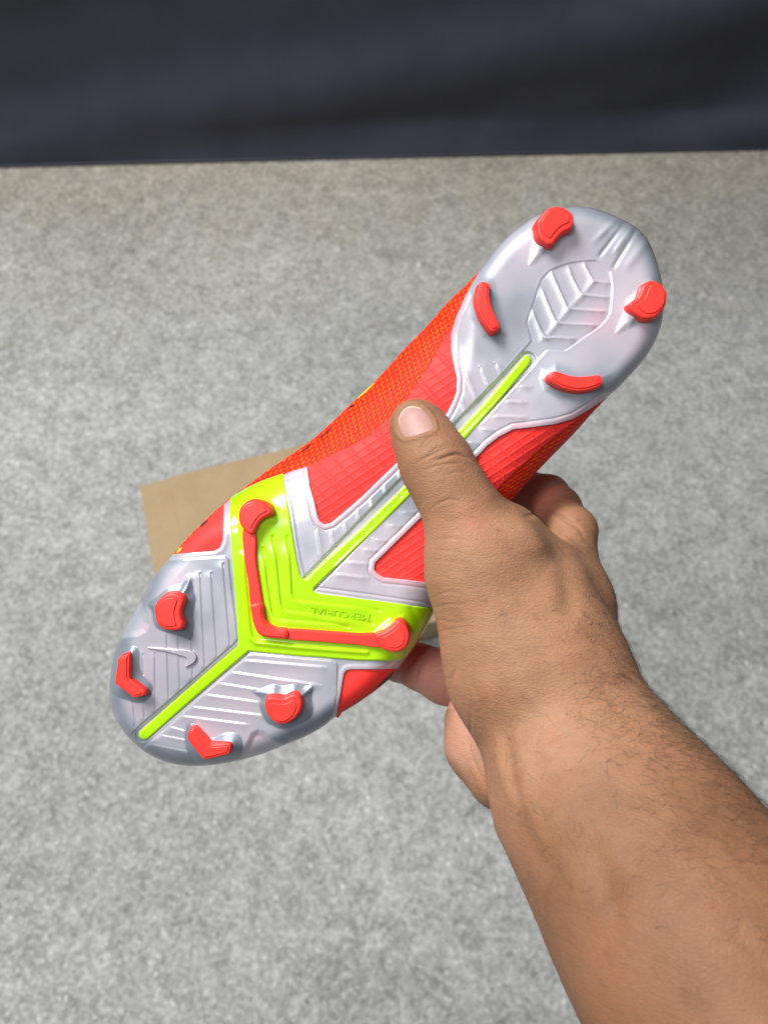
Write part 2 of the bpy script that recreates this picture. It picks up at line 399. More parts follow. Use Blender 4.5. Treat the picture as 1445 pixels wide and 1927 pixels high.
def build_cloth():
    pL, pM, pR = pix2plane(0, 314, 0), pix2plane(700, 297, 0), pix2plane(1445, 281, 0)
    nx, nz = 320, 70; V = []; Fc = []
    x0, x1 = pL.x - 2.2, pR.x + 2.2
    cf = np.polyfit([pL.x, pM.x, pR.x], [pL.y, pM.y, pR.y], 2)
    def yb(x):
        xx = min(max(x, pL.x - .1), pR.x + .1); return np.polyval(cf, xx) + (x - xx) * 0.03
    for j in range(nz + 1):
        zz = 1.5 * (j / nz) ** 1.4
        for i in range(nx + 1):
            x = x0 + (x1 - x0) * i / nx
            a = min(1.0, zz / .08)
            # broad slanting drapes as the cloth is pulled up to the right
            q = zz - 0.30 * (x - pL.x) + .05 * math.sin(x * 1.7 + .6); q2 = zz - 0.62 * (x - pL.x) + .04 * math.sin(x * 2.3)
            f = 0.030 * math.sin(q * 15.0 + 0.7 * math.sin(x * 2.1)) + 0.022 * math.sin(q2 * 13 + 2.1) * ss(.0, .9, np.array(x - .1)).item() + 0.008 * math.sin(q * 31 + x * 2.0 + 1.3) + 0.005 * math.sin(x * 9 + zz * 5)
            V.append((x, yb(x) + 0.0 + zz * 0.10 + f * a * 0.52 + .026 * a, 0.004 + zz))
    for j in range(nz):
        for i in range(nx):
            a = j * (nx + 1) + i; Fc.append((a, a + 1, a + nx + 2, a + nx + 1))
    o = mesh_obj('backdrop_cloth', V, Fc, M['cloth'])
    md = o.modifiers.new('thickness', 'SOLIDIFY'); md.thickness = 0.003; md.offset = 0
    # hem: a rolled edge along the bottom
    Vh = []; Fh = []; k = 6
    for i in range(nx + 1):
        x = x0 + (x1 - x0) * i / nx; y = yb(x)
        for q in range(k):
            an = 2 * math.pi * q / k; Vh.append((x, y - .002 + .004 * math.cos(an), .0045 + .004 * math.sin(an)))
    for i in range(nx):
        for q in range(k):
            a = i * k + q; b2 = i * k + (q + 1) % k; Fh.append((a, b2, b2 + k, a + k))
    mesh_obj('hem', Vh, Fh, M['cloth'], o)
    tag(o, 'dark navy cloth hanging behind the floor with soft slanting folds', 'backdrop')
build_cloth()

def build_box():
    hb = 0.085
    Ac = pix2plane(262, 912, hb); Bc = pix2plane(815, 779, hb); Cc = pix2plane(357, 1300, hb)
    ex = (Bc - Ac); ex.z = 0; W = ex.length; ex.normalize(); ey = Vector((ex.y, -ex.x, 0))
    if ey.dot(Cc - Ac) < 0: ey = -ey
    L = (Cc - Ac).dot(ey)
    Mb = Matrix(((ex.x, ey.x, 0, Ac.x), (ex.y, ey.y, 0, Ac.y), (0, 0, 1, 0), (0, 0, 0, 1)))
    root = empty('cardboard_box', Mb)
    tag(root, 'brown cardboard carton lying closed on the grey floor beneath the boot', 'box')
    th = 0.004
    def slab(name, x0, x1, y0, y1, z0, z1):
        bm = bmesh.new(); bmesh.ops.create_cube(bm, size=1)
        for v in bm.verts:
            v.co = Vector(((x0 + x1) / 2 + v.co.x * (x1 - x0), (y0 + y1) / 2 + v.co.y * (y1 - y0), (z0 + z1) / 2 + v.co.z * (z1 - z0)))
        bmesh.ops.bevel(bm, geom=bm.edges[:], offset=0.0013, segments=2, affect='EDGES', profile=.6)
        bmesh.ops.recalc_face_normals(bm, faces=bm.faces)
        me = bpy.data.meshes.new(name); bm.to_mesh(me); bm.free(); me.materials.append(M['card'])
        o = bpy.data.objects.new(name, me); COL.objects.link(o); o.parent = root
        me.polygons.foreach_set('use_smooth', [True] * len(me.polygons)); return o
    slab('wall', 0, W, 0, th, 0.001, hb - .006); slab('wall', 0, W, L - th, L, 0.001, hb - .006)
    slab('wall', 0, th, th + .0003, L - th - .0003, 0.001, hb - .006); slab('wall', W - th, W, th + .0003, L - th - .0003, 0.001, hb - .006)
    f = 0.058
    slab('flap', .0003, f * 1.9, .001, L - .001, hb - .0057, hb - .0019)
    o = slab('flap', f, W - .0005, .0005, L * .5 - .0006, hb - .0010, hb + .0035)
    o = slab('flap', f, W - .0005, L * .5 + .0006, L - .0005, hb - .0010, hb + .0035)
build_box()

# ------------------------------------------------------------------ the boot
BOOT_M = CAM_M @ Matrix.Translation((0, 0, -Z0))
boot = empty('football_boot', BOOT_M)
tag(boot, 'red football boot held sole up, clear plate, lime chevron and red studs', 'football boot')

# upper: underside patch that rolls over the outline into the side walls and up to the collar
def build_upper():
    B = cat_closed(OUT, 4.0)
    # pull the knit a hair inside the plate
    def zf(Q): return S(Q) - 0.6 * MM
    sp = 4.0
    lo, hi = B.min(0), B.max(0); G = []
    for i, y in enumerate(np.arange(lo[1], hi[1], sp * .87)):
        xs = np.arange(lo[0] + (sp / 2 if i % 2 else 0), hi[0], sp); G.append(np.stack([xs, np.full(len(xs), y)], 1))
    G = np.vstack(G); G = far_inside(G, B, 2.6)
    # extra rings near the outline for a round shoulder
    cen = B; nx_ = np.roll(B, -1, 0) - np.roll(B, 1, 0); nx_ /= np.linalg.norm(nx_, axis=1)[:, None]
    nor = np.stack([nx_[:, 1], -nx_[:, 0]], 1)
    if not inside((B + nor * 3)[:1], B)[0]: nor = -nor
    rings = np.vstack([B + nor * q for q in (0.25, 0.8, 1.7)])
    rings = rings[sdp(rings, OUTS) > 0.12]
    V = np.vstack([B, rings, G]); n = len(B)
    r = delaunay_2d_cdt([Vector(p) for p in V], [(i, (i + 1) % n) for i in range(n)], [], 1, 1e-4)
    UV = A([tuple(p) for p in r[0]]); faces = []
    for f in r[2]:
        a, b_, c = UV[f[0]], UV[f[1]], UV[f[2]]
        ar = (b_[0] - a[0]) * (c[1] - a[1]) - (b_[1] - a[1]) * (c[0] - a[0])
        faces.append((f[0], f[1], f[2]) if ar < 0 else (f[0], f[2], f[1]))
    V3 = P3(UV, zf(UV))
    t, s = axis(UV); dd = sdp(UV, OUTS)
    wv = np.stack([t * .2034, dd * .2034, 0 * t], 1)
    # side walls
    tb, sb = axis(B)
    ring_i = np.arange(n)
    # CDT keeps input order for the first vertices
    zed = V3[:n, 2]
    XY = V3[:n, :2]; ctr = XY.mean(0)
    Hh = np.interp(tb, [-660, -450, -150, 150, 420, 690], [34, 46, 66, 80, 88, 84]) * MM
    ax2 = A([.725, .689]);  # chart axis in boot frame (y up)
    mid_s = None
    prev = ring_i; Vs = [V3]; W = [wv]; base = len(V3)
    # centre line of the boot for the taper
    along = (XY - ctr) @ ax2; cen_xy = ctr + along[:, None] * ax2
    # smooth offset centre line: average of both sides at the same station
    across = (XY - cen_xy) @ A([-.689, .725])
    o_ = np.argsort(along); lmn = np.linspace(along.min(), along.max(), 40)
    hi_ = np.array([across[(abs(along - l) < .010)].max() for l in lmn]); lo_ = np.array([across[(abs(along - l) < .010)].min() for l in lmn])
    midl = np.interp(along, lmn, (hi_ + lo_) / 2)
    mid_xy = cen_xy + midl[:, None] * A([-.689, .725])
    # keep toe / heel ends from collapsing: shrink towards a point inside the outline
    alc = np.clip(along, along.min() + .035, along.max() - .028)
    mid_xy = ctr + alc[:, None] * ax2 + np.interp(alc, lmn, (hi_ + lo_) / 2)[:, None] * A([-.689, .725])
    levels = 14
    for k in range(1, levels + 1):
        q = k / levels
        z = zed + (-Hh - zed) * q
        taper = 0.0 + 0.05 * q + 0.42 * q ** 3
        taper = taper * np.interp(tb, [-660, -100, 250, 690], [1.45, 1.25, .85, .55])
        xy = XY + (mid_xy - XY) * np.clip(taper, 0, .82)[:, None]
        Vs.append(np.column_stack([xy, z])); W.append(np.stack([tb * .2034, -(zed - z) * 1000, 0 * z], 1))
        cur = base + np.arange(n)
        for i in range(n):
            j = (i + 1) % n; faces.append((prev[i], cur[i], cur[j], prev[j]))
        prev = cur; base += n
    # vamp closes over the forefoot, collar stays open at the ankle
    top = Vs[-1]; top_t = tb
    topring = list(prev)
    ctop = []; Vx = []; Wx = []
    inner = []
    for i in range(n):
        q = 0.55
        p = top[i].copy(); p[:2] = p[:2] + (mid_xy[i] - p[:2]) * q; p[2] += (-6 if tb[i] < 60 else 16) * MM
        Vx.append(p); Wx.append((tb[i] * .2034, -90, 0)); inner.append(base + i)
    for i in range(n):
        j = (i + 1) % n; faces.append((topring[i], inner[i], inner[j], topring[j]))
    Vs.append(A(Vx)); W.append(A(Wx)); base += n
    # fill strip between left and right of the forefoot
    idx = [i for i in range(n) if tb[i] < 60]
    o = mesh_obj('upper', np.vstack(Vs), faces, M['knit'], boot, True, {'weave': np.vstack(W)})
    # tongue panel closing the vamp
    sel = [i for i in range(n) if tb[i] < 90]
    L = sorted([i for i in sel if sb[i] < 0], key=lambda i: tb[i]); Rr = sorted([i for i in sel if sb[i] >= 0], key=lambda i: tb[i])
    m_ = 24; VV = []
    tl = np.array([tb[i] for i in L]); tr = np.array([tb[i] for i in Rr]); ts = np.linspace(-600, 90, m_)
    VX = A(Vx)
    pl = np.stack([np.interp(ts, tl, VX[L][:, c]) for c in range(3)], 1); pr = np.stack([np.interp(ts, tr, VX[Rr][:, c]) for c in range(3)], 1)
    FF = []; cols = 9
    for a_, b_ in zip(pl, pr):
        for c in range(cols):
            q = c / (cols - 1); p = a_ * (1 - q) + b_ * q; p = p.copy(); p[2] -= 5 * MM * math.sin(math.pi * q) - 1 * MM; VV.append(p)
    for r_ in range(m_ - 1):
        for c in range(cols - 1):
            a_ = r_ * cols + c; FF.append((a_, a_ + 1, a_ + cols + 1, a_ + cols))
    VVa = A(VV)
    mesh_obj('tongue', VVa, FF, M['knit'], boot, True, {'weave': np.stack([VVa[:, 0] * 1000, VVa[:, 1] * 1000, 0 * VVa[:, 0]], 1)})
build_upper()

# --- red film panels on the underside (embossed grid)
def grid_relief(Q, amp):
    d1 = A([.66, .75]); n1 = A([-.75, .66]); d2 = A([.835, -.55]); n2 = A([.55, .835])
    a = (Q @ n1); b = (Q @ n2)
    def lines(x, per, offs, wd):
        r = np.zeros(len(x))
        for o_ in offs:
            y = np.abs((x - o_ + per / 2) % per - per / 2); r = np.maximum(r, 1 - ss(wd * .4, wd, y))
        return r
    g = np.maximum(1.35 * lines(a, 62, (0, 9, 36), 1.9), .85 * lines(b, 13.5, (0,), 1.9))
    return amp * MM * g
film_lift = 0.25
def film_z(amp):
    return lambda Q: S(Q) + film_lift * MM + grid_relief(Q, amp)
FILM_L = [(572,882),(600,868),(632,852),(662,838),(694,820),(716,800),(738,780),(760,757),(776,734),(790,714),(806,689),(821,664),(836,638),(852,612),(862,606),(868,640),(872,700),(874,742),(862,775),(838,800),(760,876),(690,944),(640,988),(612,996),(592,984),(584,950),(576,910)]
patch('arch_film', FILM_L, film_z(0.24), M['film'], boot, sp=1.7, skirt=.5, corner=True)
FILM_R = [(1112,768),(1096,785),(1066,806),(1045,821),(1010,851),(974,884),(936,919),(900,958),(866,1008),(842,1052),(828,1090),(822,1106),(760,1102),(712,1092),(696,1070),(700,1056),(800,955),(880,866),(912,830),(942,812),(968,800),(1002,794),(1046,790),(1082,778)]
patch('arch_film', FILM_R, film_z(0.30), M['film'], boot, sp=1.7, skirt=.5, corner=True)
patch('toe_film', [(426,944),(404,964),(384,984),(366,1003),(349,1021),(331,1042),(322,1052),(404,1046),(424,1036),(430,1000),(430,952)], lambda Q: S(Q) + .35 * MM, M['film'], boot, sp=3, skirt=.5, corner=True)
patch('toe_film', [(636,1352),(646,1338),(672,1320),(706,1295),(733,1271),(752,1252),(700,1252),(655,1252),(640,1262),(634,1300),(626,1345)], lambda Q: S(Q) + .35 * MM, M['film'], boot, sp=3, skirt=.5, corner=True)

# --- prints on the knit that just show at the silhouette
def strip(name, line, wpx, mat, lift=.35):
    L = A(line); n = np.gradient(L, axis=0); n /= np.linalg.norm(n, axis=1)[:, None]; nn = np.stack([n[:, 1], -n[:, 0]], 1)
    wv = np.minimum(1, np.minimum(np.arange(len(L)), np.arange(len(L))[::-1]) * .6 + .25)[:, None] * wpx / 2
    poly = np.vstack([L + nn * wv, (L - nn * wv)[::-1]])
    return patch(name, poly, lambda Q: S(Q) + lift * MM, mat, boot, sp=1.6, skirt=.3, raw=False)
strip('side_print', [(672,750),(681,742),(692,732),(704,721)], 3, M['yellow'])
strip('side_print', [(655,769),(661,764),(668,760)], 2.2, M['black'])
strip('side_print', [(600,824),(612,815),(622,804)], 2.2, M['black'])
strip('side_print', [(566,850),(576,843),(584,834)], 2.2, M['black'])
strip('side_print', [(440,934),(452,926),(464,919)], 5, M['black'], .5)
strip('side_print', [(376,992),(384,985),(392,978)], 5, M['black'], .55)
strip('side_print', [(332,1041),(337,1036),(342,1030)], 5, M['yellow'], .6)
strip('side_print', [(712,1293),(724,1283),(734,1274),(740,1266)], 5, M['black'], .6)

# --- relief primitives on the plates
def step(Q, line, amp, tau, ext=9, fade=18):        # terrace edge: sharp on one side, fading on the other, running out at its ends
    L = A(line).copy()
    a = (L[1] - L[0]) / np.linalg.norm(L[1] - L[0]); b = (L[-2] - L[-1]) / np.linalg.norm(L[-2] - L[-1])
    L[0] -= a * ext; L[-1] -= b * ext
    d, sd = seg_d(Q, L, cull=60)
    win = ss(0, fade, (Q - L[0]) @ a) * ss(0, fade, (Q - L[-1]) @ b)
    return amp * MM * win * np.where(sd > 0, np.maximum(np.exp(-d / tau) - .012, 0) / .988, np.exp(-(d / 1.6) ** 2))
def ridge(Q, line, amp, sig, fade=0):
    d, _ = seg_d(Q, line, cull=60); r = amp * MM * gs(d, sig)
    if fade:
        L = A(line); a = L[1] - L[0]; r *= ss(0, fade, (Q - L[0]) @ a / np.linalg.norm(a))
    return r
def fin(Q, line, amp):              # a web that grows and widens towards the stud
    L = A(line); u = L[1] - L[0]; t = np.clip((Q - L[0]) @ u / (u @ u), 0, 1)
    d, _ = seg_d(Q, line, cull=60); return amp * MM * (t ** .7) * gs(d, 3.5 + 9 * t)
def mound(Q, poly, amp, soft):
    return amp * MM * ss(0, soft, sdp(Q, poly, cull=10))

W1 = [(578,878),(583,916),(591,941),(597,968),(602,981),(611,987),(623,984),(643,968),(680,936),(747,871),(821,794),(840,780),(851,758),(859,737),(860,711),(854,686),(849,659),(849,627),(858,596),(876,556)]
W2 = [(1144,746),(1111,769),(1079,788),(1045,798),(1000,804),(966,808),(939,822),(917,839),(901,856),(887,871),(807,960),(706,1059),(704,1072),(710,1080),(722,1087),(762,1091),(808,1097),(838,1103)]
SP_R = [(583,1098),(992,678)]; SP_F = [(268,1384),(456,1224)]
HEEL_IN = [(843,821),(999,641),(989,606),(1002,569),(1011,542),(1018,524),(1034,508),(1052,500),(1074,493),(1100,490),(1122,489),(1149,511),(1152,533),(1152,556),(1149,587),(1142,601),(1130,614),(1063,661),(1030,659),(1002,690),(867,842)]
HEEL_CH = [[(1099,493),(1106,508),(1117,528),(1146,532)],[(1070,502),(1081,529),(1092,550),(1099,554),(1144,559)],[(1038,511),(1056,551),(1068,578),(1076,581),(1137,585)],[(1021,545),(1038,587),(1047,605),(1054,608),(1121,611)],[(1002,583),(1016,616),(1025,634),(1031,636),(1045,634),(1081,637)]]
ARM_L = [((594,995),(603,1051)),((620,999),(627,1029)),((645,984),(652,1009)),((669,958),(675,983)),((695,935),(699,962)),((720,910),(725,935)),((747,885),(753,910)),((771,862),(779,885)),((796,838),(804,860)),((820,812),(829,834)),((845,782),(853,805)),((865,749),(875,782)),((874,701),(896,755)),((903,692),(919,731)),((932,685),(943,708))]
ARM_R = [((632,1080),(690,1087)),((655,1057),(695,1061)),((685,1032),(712,1036)),((706,1013),(730,1018)),((733,986),(758,991)),((757,962),(784,964)),((781,937),(808,940)),((806,911),(832,914)),((831,884),(858,887)),((856,857),(880,860)),((881,830),(903,834)),((907,805),(930,809)),((928,782),(988,784)),((951,754),(988,756)),((977,725),(997,727))]
MH_E = [(1008,472),(1004,430),(1015,402),(1045,388),(1080,398),(1088,425),(1070,450),(1045,472),(1020,482)]
MH_F = [(905,512),(930,520),(940,555),(950,600),(958,630),(935,650),(905,636),(885,600),(880,560),(888,530)]
MH_G = [(1172,592),(1176,560),(1200,535),(1225,515),(1250,530),(1258,565),(1245,605),(1205,612),(1180,622)]
MH_H = [(1012,712),(1018,690),(1045,678),(1090,690),(1130,688),(1158,700),(1140,740),(1100,756),(1050,752),(1022,738)]
FIN_E = [(995,500),(1022,462)]; FIN_G = [(1158,628),(1192,592)]
def z_heel(Q):
    h = S(Q) + 1.3 * MM
    d, _ = seg_d(Q, SP_R); ch = 1 - ss(14.5, 17.5, d)
    h -= 0.75 * MM * ch
    h += ridge(Q, [(572,1080),(848,805),(985,655)], 0, 1)
    for WL in (W1, W2):
        d, _ = seg_d(Q, WL, cull=60)
        h += 0.10 * MM * gs(d - 5, 5) - 0.26 * MM * gs(d - 11, 1.6)
    d1, _ = seg_d(Q, W1); d2, _ = seg_d(Q, W2)
    inner = ss(10, 13, np.minimum(d1, d2)) * (1 - ch)
    for a, b in ARM_L: h += (step(Q, [b, a], .45, 7) - ridge(Q, [a, b], .35, 1.5)) * inner
    for a, b in ARM_R: h += (step(Q, [a, b], .42, 7) - ridge(Q, [a, b], .12, 1.5)) * inner
    si = sdp(Q, HEEL_IN)
    t, s = axis(Q); hz = ss(205, 250, t)
    h += (-0.32 * MM * ss(-1.5, 3.2, si) + 0.05 * MM * gs(si + 1.5, 1.8)) * hz
    h += ridge(Q, [(1117,528),(1099,552),(1072,580),(1050,607),(1028,634)], .30, 6) * ss(0, 6, si)
    for c in HEEL_CH: h += step(Q, c, .85, 11) * ss(0, 6, si)
    for mp_, am in ((MH_E, 1.8), (MH_F, 1.4), (MH_G, 1.8), (MH_H, 1.3)): h += mound(Q, mp_, am, 32)
    for cx_, cy_ in ((1045,425),(914,578),(1222,564),(1085,716)): h += 2.2 * MM * gs(np.hypot(Q[:, 0] - cx_, Q[:, 1] - cy_), 62)
    for fn in (FIN_E, FIN_G): h += fin(Q, fn, .9)
    # moulded flutes running over the back of the heel
    h += ridge(Q, [(1122,489),(1176,418)], -.6, 4, 16) + ridge(Q, [(1149,511),(1198,432)], -.6, 4, 16) + ridge(Q, [(1150,484),(1190,424)], .5, 5, 22)
    h += ridge(Q, [(1108,464),(1163,408)], .6, 6, 40) + ridge(Q, [(1168,516),(1216,455)], .6, 9, 40)
    # left arm inset panel and chevron-side groove
    CL = [(534,893),(539,928),(546,966),(553,1013),(560,1053),(568,1085)]; CR = [(592,1113),(697,1127),(780,1139),(830,1147)]
    d, _ = seg_d(Q, CL); h += -.30 * MM * gs(d - 7, 1.6) + .12 * MM * gs(d - 4, 2)
    d, _ = seg_d(Q, CR); h += -.30 * MM * gs(d - 8, 1.6) + .12 * MM * gs(d - 4, 2)
    h += ridge(Q, [(543,902),(551,897),(568,894)], -.28, 1.8)
    return h
def pk_heel(Q):
    d1, _ = seg_d(Q, W1); d2, _ = seg_d(Q, W2); d = np.minimum(d1, d2)
    p = .46 + .32 * (1 - ss(8, 12, d))
    t, s = axis(Q)
    p -= .18 * ss(-140, 0, t) * (1 - ss(120, 240, t)) * ss(11, 14, d)
    for mp_ in (MH_E, MH_F, MH_G, MH_H): p -= .22 * ss(-8, 18, sdp(Q, mp_, cull=40))
    p += .20 * gs(np.hypot(Q[:, 0] - 1128, Q[:, 1] - 600), 30) + .12 * gs(np.hypot(Q[:, 0] - 1060, Q[:, 1] - 780), 35)
    p -= .22 * (1 - ss(6, 30, sdp(Q, OUTS))) * ss(380, 440, t)
    return p
def out_run(a, b):     # stretch of the outline between two of its points (smoothed)
    P = A(OUTS); ia = np.argmin(((P - A(a)) ** 2).sum(1)); ib = np.argmin(((P - A(b)) ** 2).sum(1))
    return [tuple(p) for p in (P[ia:ib + 1] if ib >= ia else np.vstack([P[ia:], P[:ib + 1]]))]
heel_poly = [(534,893),(548,887),(564,882)] + W1[:-2] + [(857,597),(866,578),(876,557),(889,532)] + out_run((903,507),(1144,746))[::-1][::-1][::-1][::-1]
run = out_run((1144,746),(903,507))            # round the heel, from the lower side to the upper
heel_poly = [(534,893),(548,887),(564,882)] + W1[:-2] + [(858,596),(876,556),(889,532)] + run[::-1] + W2[1:] + [(838,1112),(830,1126),(820,1148),(780,1143),(697,1132),(600,1121),(584,1108),(566,1092),(556,1053),(549,1013),(542,966),(535,928)]
patch('heel_plate', lin_closed(heel_poly, 1.7), z_heel, M['plate'], boot, sp=1.7, skirt=1.5, attrs={'pink': pk_heel}, raw=True)

# --- forefoot plate
W3 = [(421,949),(420,1000),(419,1018),(414,1031),(404,1037),(324,1046)]
W4 = [(634,1347),(640,1310),(647,1269),(652,1262),(660,1260),(711,1260),(749,1258)]
PL = [(300,1058),(362,1051),(424,1047),(430,1052),(436,1111),(443,1162),(447,1203),(440,1212),(394,1252),(317,1320),(262,1366),(240,1390),(150,1400),(150,1100)]
PR = [(466,1232),(474,1230),(623,1243),(633,1247),(635,1254),(634,1301),(627,1340),(619,1362),(600,1480),(250,1470),(272,1406),(315,1370),(380,1309),(420,1276)]
RIB_L = [((420,1062),(434,1222)),((398,1080),(409,1242)),((377,1080),(386,1261)),((360,1180),(363,1282)),((335,1192),(339,1303)),((314,1186),(318,1321)),((292,1230),(292,1342)),((271,1322),(272,1360)),((269,1232),(269,1270)),((251,1322),(254,1370))]
RIB_R = [((456,1243),(611,1256)),((436,1266),(602,1290)),((414,1287),(489,1299)),((386,1308),(485,1322)),((360,1331),(494,1347)),((338,1348),(465,1364)),((314,1367),(352,1378)),((294,1383),(356,1395)),((276,1400),(366,1418))]
def c1(pts): return [(200 + x / 5.558, 1000 + y / 5.558) for x, y in pts]
def c2(pts): return [(200 + x / 5.558, 1200 + y / 5.558) for x, y in pts]
def c3(pts): return [(420 + x / 5.558, 1200 + y / 5.558) for x, y in pts]
MF_A = cat_closed(c1([(440,760),(530,690),(640,590),(780,545),(870,488),(912,560),(920,640),(942,710),(915,860),(922,1000),(890,1140),(800,1110),(700,1080),(580,1050),(500,980),(470,840)]), 4)
MF_D = cat_closed(c3([(298,572),(400,520),(520,480),(620,502),(740,474),(850,500),(945,500),(930,640),(945,760),(890,860),(650,955),(500,920),(420,850),(370,700),(385,640)]), 4)
MF_B = cat_closed(c2([(150,110),(270,75),(350,140),(372,360),(480,480),(490,570),(430,660),(320,690),(100,600),(60,480),(80,250)]), 4)
MF_C = cat_closed(c2([(835,930),(910,885),(1000,960),(1090,1045),(1240,990),(1370,1000),(1430,1080),(1400,1240),(1180,1320),(960,1320),(830,1150)]), 4)
SC_L = c1([(385,720),(440,860),(468,970),(430,1060),(340,1110),(180,1140),(60,1160),(200,760)])
SC_R = c3([(180,1230),(230,1100),(280,990),(370,945),(450,985),(520,1050),(640,1110),(700,1250),(200,1400)])
def z_fore(Q):
    h = S(Q) + 1.1 * MM
    sl, sr = sdp(Q, PL), sdp(Q, PR)
    h += .55 * MM * np.maximum(ss(-1.2, 1.8, sl), ss(-1.2, 1.8, sr))
    d, _ = seg_d(Q, SP_F); h -= .5 * MM * (1 - ss(12, 14, d))
    m = np.zeros(len(Q))
    for mp_, am in ((MF_A, 2.0), (MF_D, 2.0), (MF_B, 2.0), (MF_C, 2.0)):
        q = ss(0, 26, sdp(Q, mp_, cull=40)); lip = ss(0, 5, sdp(Q, mp_, cull=40)); h += (am * q + .28 * lip) * MM; m = np.maximum(m, ss(-2, 4, sdp(Q, mp_, cull=40)))
    for a, b in RIB_L: h += (step(Q, [a, b], .45, 9) - ridge(Q, [a, b], .50, 2.0)) * ss(2, 6, sl) * (1 - m)
    for a, b in RIB_R: h += (step(Q, [a, b], .42, 8) - ridge(Q, [a, b], .10, 1.6)) * ss(2, 6, sr) * (1 - m)
    for cx_, cy_ in ((320,1152),(238,1272),(392,1405),(533,1336)): h += 1.0 * MM * gs(np.hypot(Q[:, 0] - cx_, Q[:, 1] - cy_), 55)
    h += ridge(Q, c1([(790,650),(870,500)]), .45, 6) + ridge(Q, c3([(820,600),(930,520)]), .45, 6)
    h -= 1.3 * MM * ss(0, 14, sdp(Q, SC_L)) + 1.3 * MM * ss(0, 14, sdp(Q, SC_R))
    for WL in (W3, W4):
        d, _ = seg_d(Q, WL, cull=60); h += .16 * MM * gs(d - 5, 5)
    return h
def pk_fore(Q):
    d3, _ = seg_d(Q, W3); d4, _ = seg_d(Q, W4); d = np.minimum(d3, d4)
    p = .45 + .28 * (1 - ss(7, 11, d))
    for mp_ in (MF_A, MF_D, MF_B, MF_C): p -= .42 * ss(-3, 4, sdp(Q, mp_, cull=40))
    p += .25 * ss(0, 8, sdp(Q, SC_L)) + .25 * ss(0, 8, sdp(Q, SC_R))
    e = sdp(Q, OUTS); t, s = axis(Q)
    p -= .40 * (1 - ss(8, 38, e)) * (1 - ss(-380, -300, t))
    p += .22 * gs(np.hypot(Q[:, 0] - 318, Q[:, 1] - 1068), 28)
    return p
run = out_run((322,1047),(634,1347))
fore_poly = W3[:-1] + run + W4[1:] + [(757,1248),(766,1236),(752,1234),(700,1236),(600,1229),(470,1217),(453,1203),(450,1150),(444,1080),(438,1000),(437,950),(433,939)]
patch('forefoot_plate', lin_closed(fore_poly, 1.7), z_fore, M['plate'], boot, sp=1.7, skirt=1.5, attrs={'pink': pk_fore}, raw=True)

# --- lime chevron with spine
CHEV = [(433,938),(439,932),(465,917),(496,903),(531,891),(534,893),(539,928),(546,966),(553,1013),(560,1053),(566,1082),(570,1089),(576,1087),(600,1064),(680,992),(764,910),(800,876),(848,824),(910,759),(982,674),(987,669),(991,668),(995,669),(998,672),(999.5,676),(999,681),(996,687),(930,766),(866,838),(812,894),(781,924),(700,1005),(621,1079),(592,1107),(592,1112),(600,1116),(697,1128),(780,1139),(812,1144),(817,1148),(812,1162),(799,1187),(782,1213),(764,1238),(756,1243),(726,1245),(672,1244),(600,1238),(564,1236),(479,1228),(468,1227),(461,1233),(380,1302),(280,1390),(276,1392.5),(271,1393.5),(266,1392),(262.5,1389),(260.5,1384.5),(261,1380),(264,1376),(330,1318),(394,1262),(446,1217),(448,1210),(446,1175),(443,1128),(438,1075),(434,1006),(432,957)]
LV = [[(541,1010),(545,1062),(548,1118),(552,1127),(560,1131),(680,1144),(712,1149)],
      [(514,1010),(521,1078),(527,1137),(532,1147),(542,1151),(582,1156),(664,1168),(700,1173)],
      [(495,1032),(501,1096),(510,1152),(515,1163),(526,1168),(582,1172),(655,1180)]]
LO = [(457,1046),(459,1090),(464,1139),(468,1186),(472,1202),(482,1210),(546,1217),(620,1223),(690,1228)]
MC_U = [(440,960),(456,938),(500,934),(528,955),(522,985),(498,1010),(482,1040),(458,1030),(446,1000)]
MC_R = [(690,1200),(712,1176),(733,1158),(762,1152),(780,1178),(786,1200),(768,1230),(735,1238),(706,1226)]
def z_chev(Q):
    d, _ = seg_d(Q, SP_R); d2, _ = seg_d(Q, SP_F); t, s = axis(Q)
    sp_ = np.maximum((1 - ss(9.5, 11.5, d)) * ss(-20, 5, t + 165), (1 - ss(9, 11, d2)) * (1 - ss(-20, 5, t + 425)))
    e = sdp(Q, CHEV)
    h = S(Q) + 1.9 * MM - 0.9 * MM * (1 - ss(0, 4, e)) ** 2
    body = 1 - sp_
    h += 0.0 * body
    for L in LV: h += (step(Q, L, .95, 10, 0, 45) - ridge(Q, L, .40, 3)) * ss(0, 8, e)
    h += ridge(Q, LO, .8, 5)
    h += mound(Q, MC_U, 1.6, 26) + mound(Q, MC_R, 1.8, 26)
    h += -0.5 * MM * gs(seg_d(Q, [(775,1145),(790,1175)])[0], 7)
    h -= .45 * MM * sp_ * ss(10, 60, np.hypot(Q[:, 0] - 584, Q[:, 1] - 1098))
    h += .25 * MM * sp_
    return h
chev = patch('chevron_plate', lin_closed(CHEV, 1.8), z_chev, M['lime'], boot, sp=1.8, skirt=1.6, raw=True)

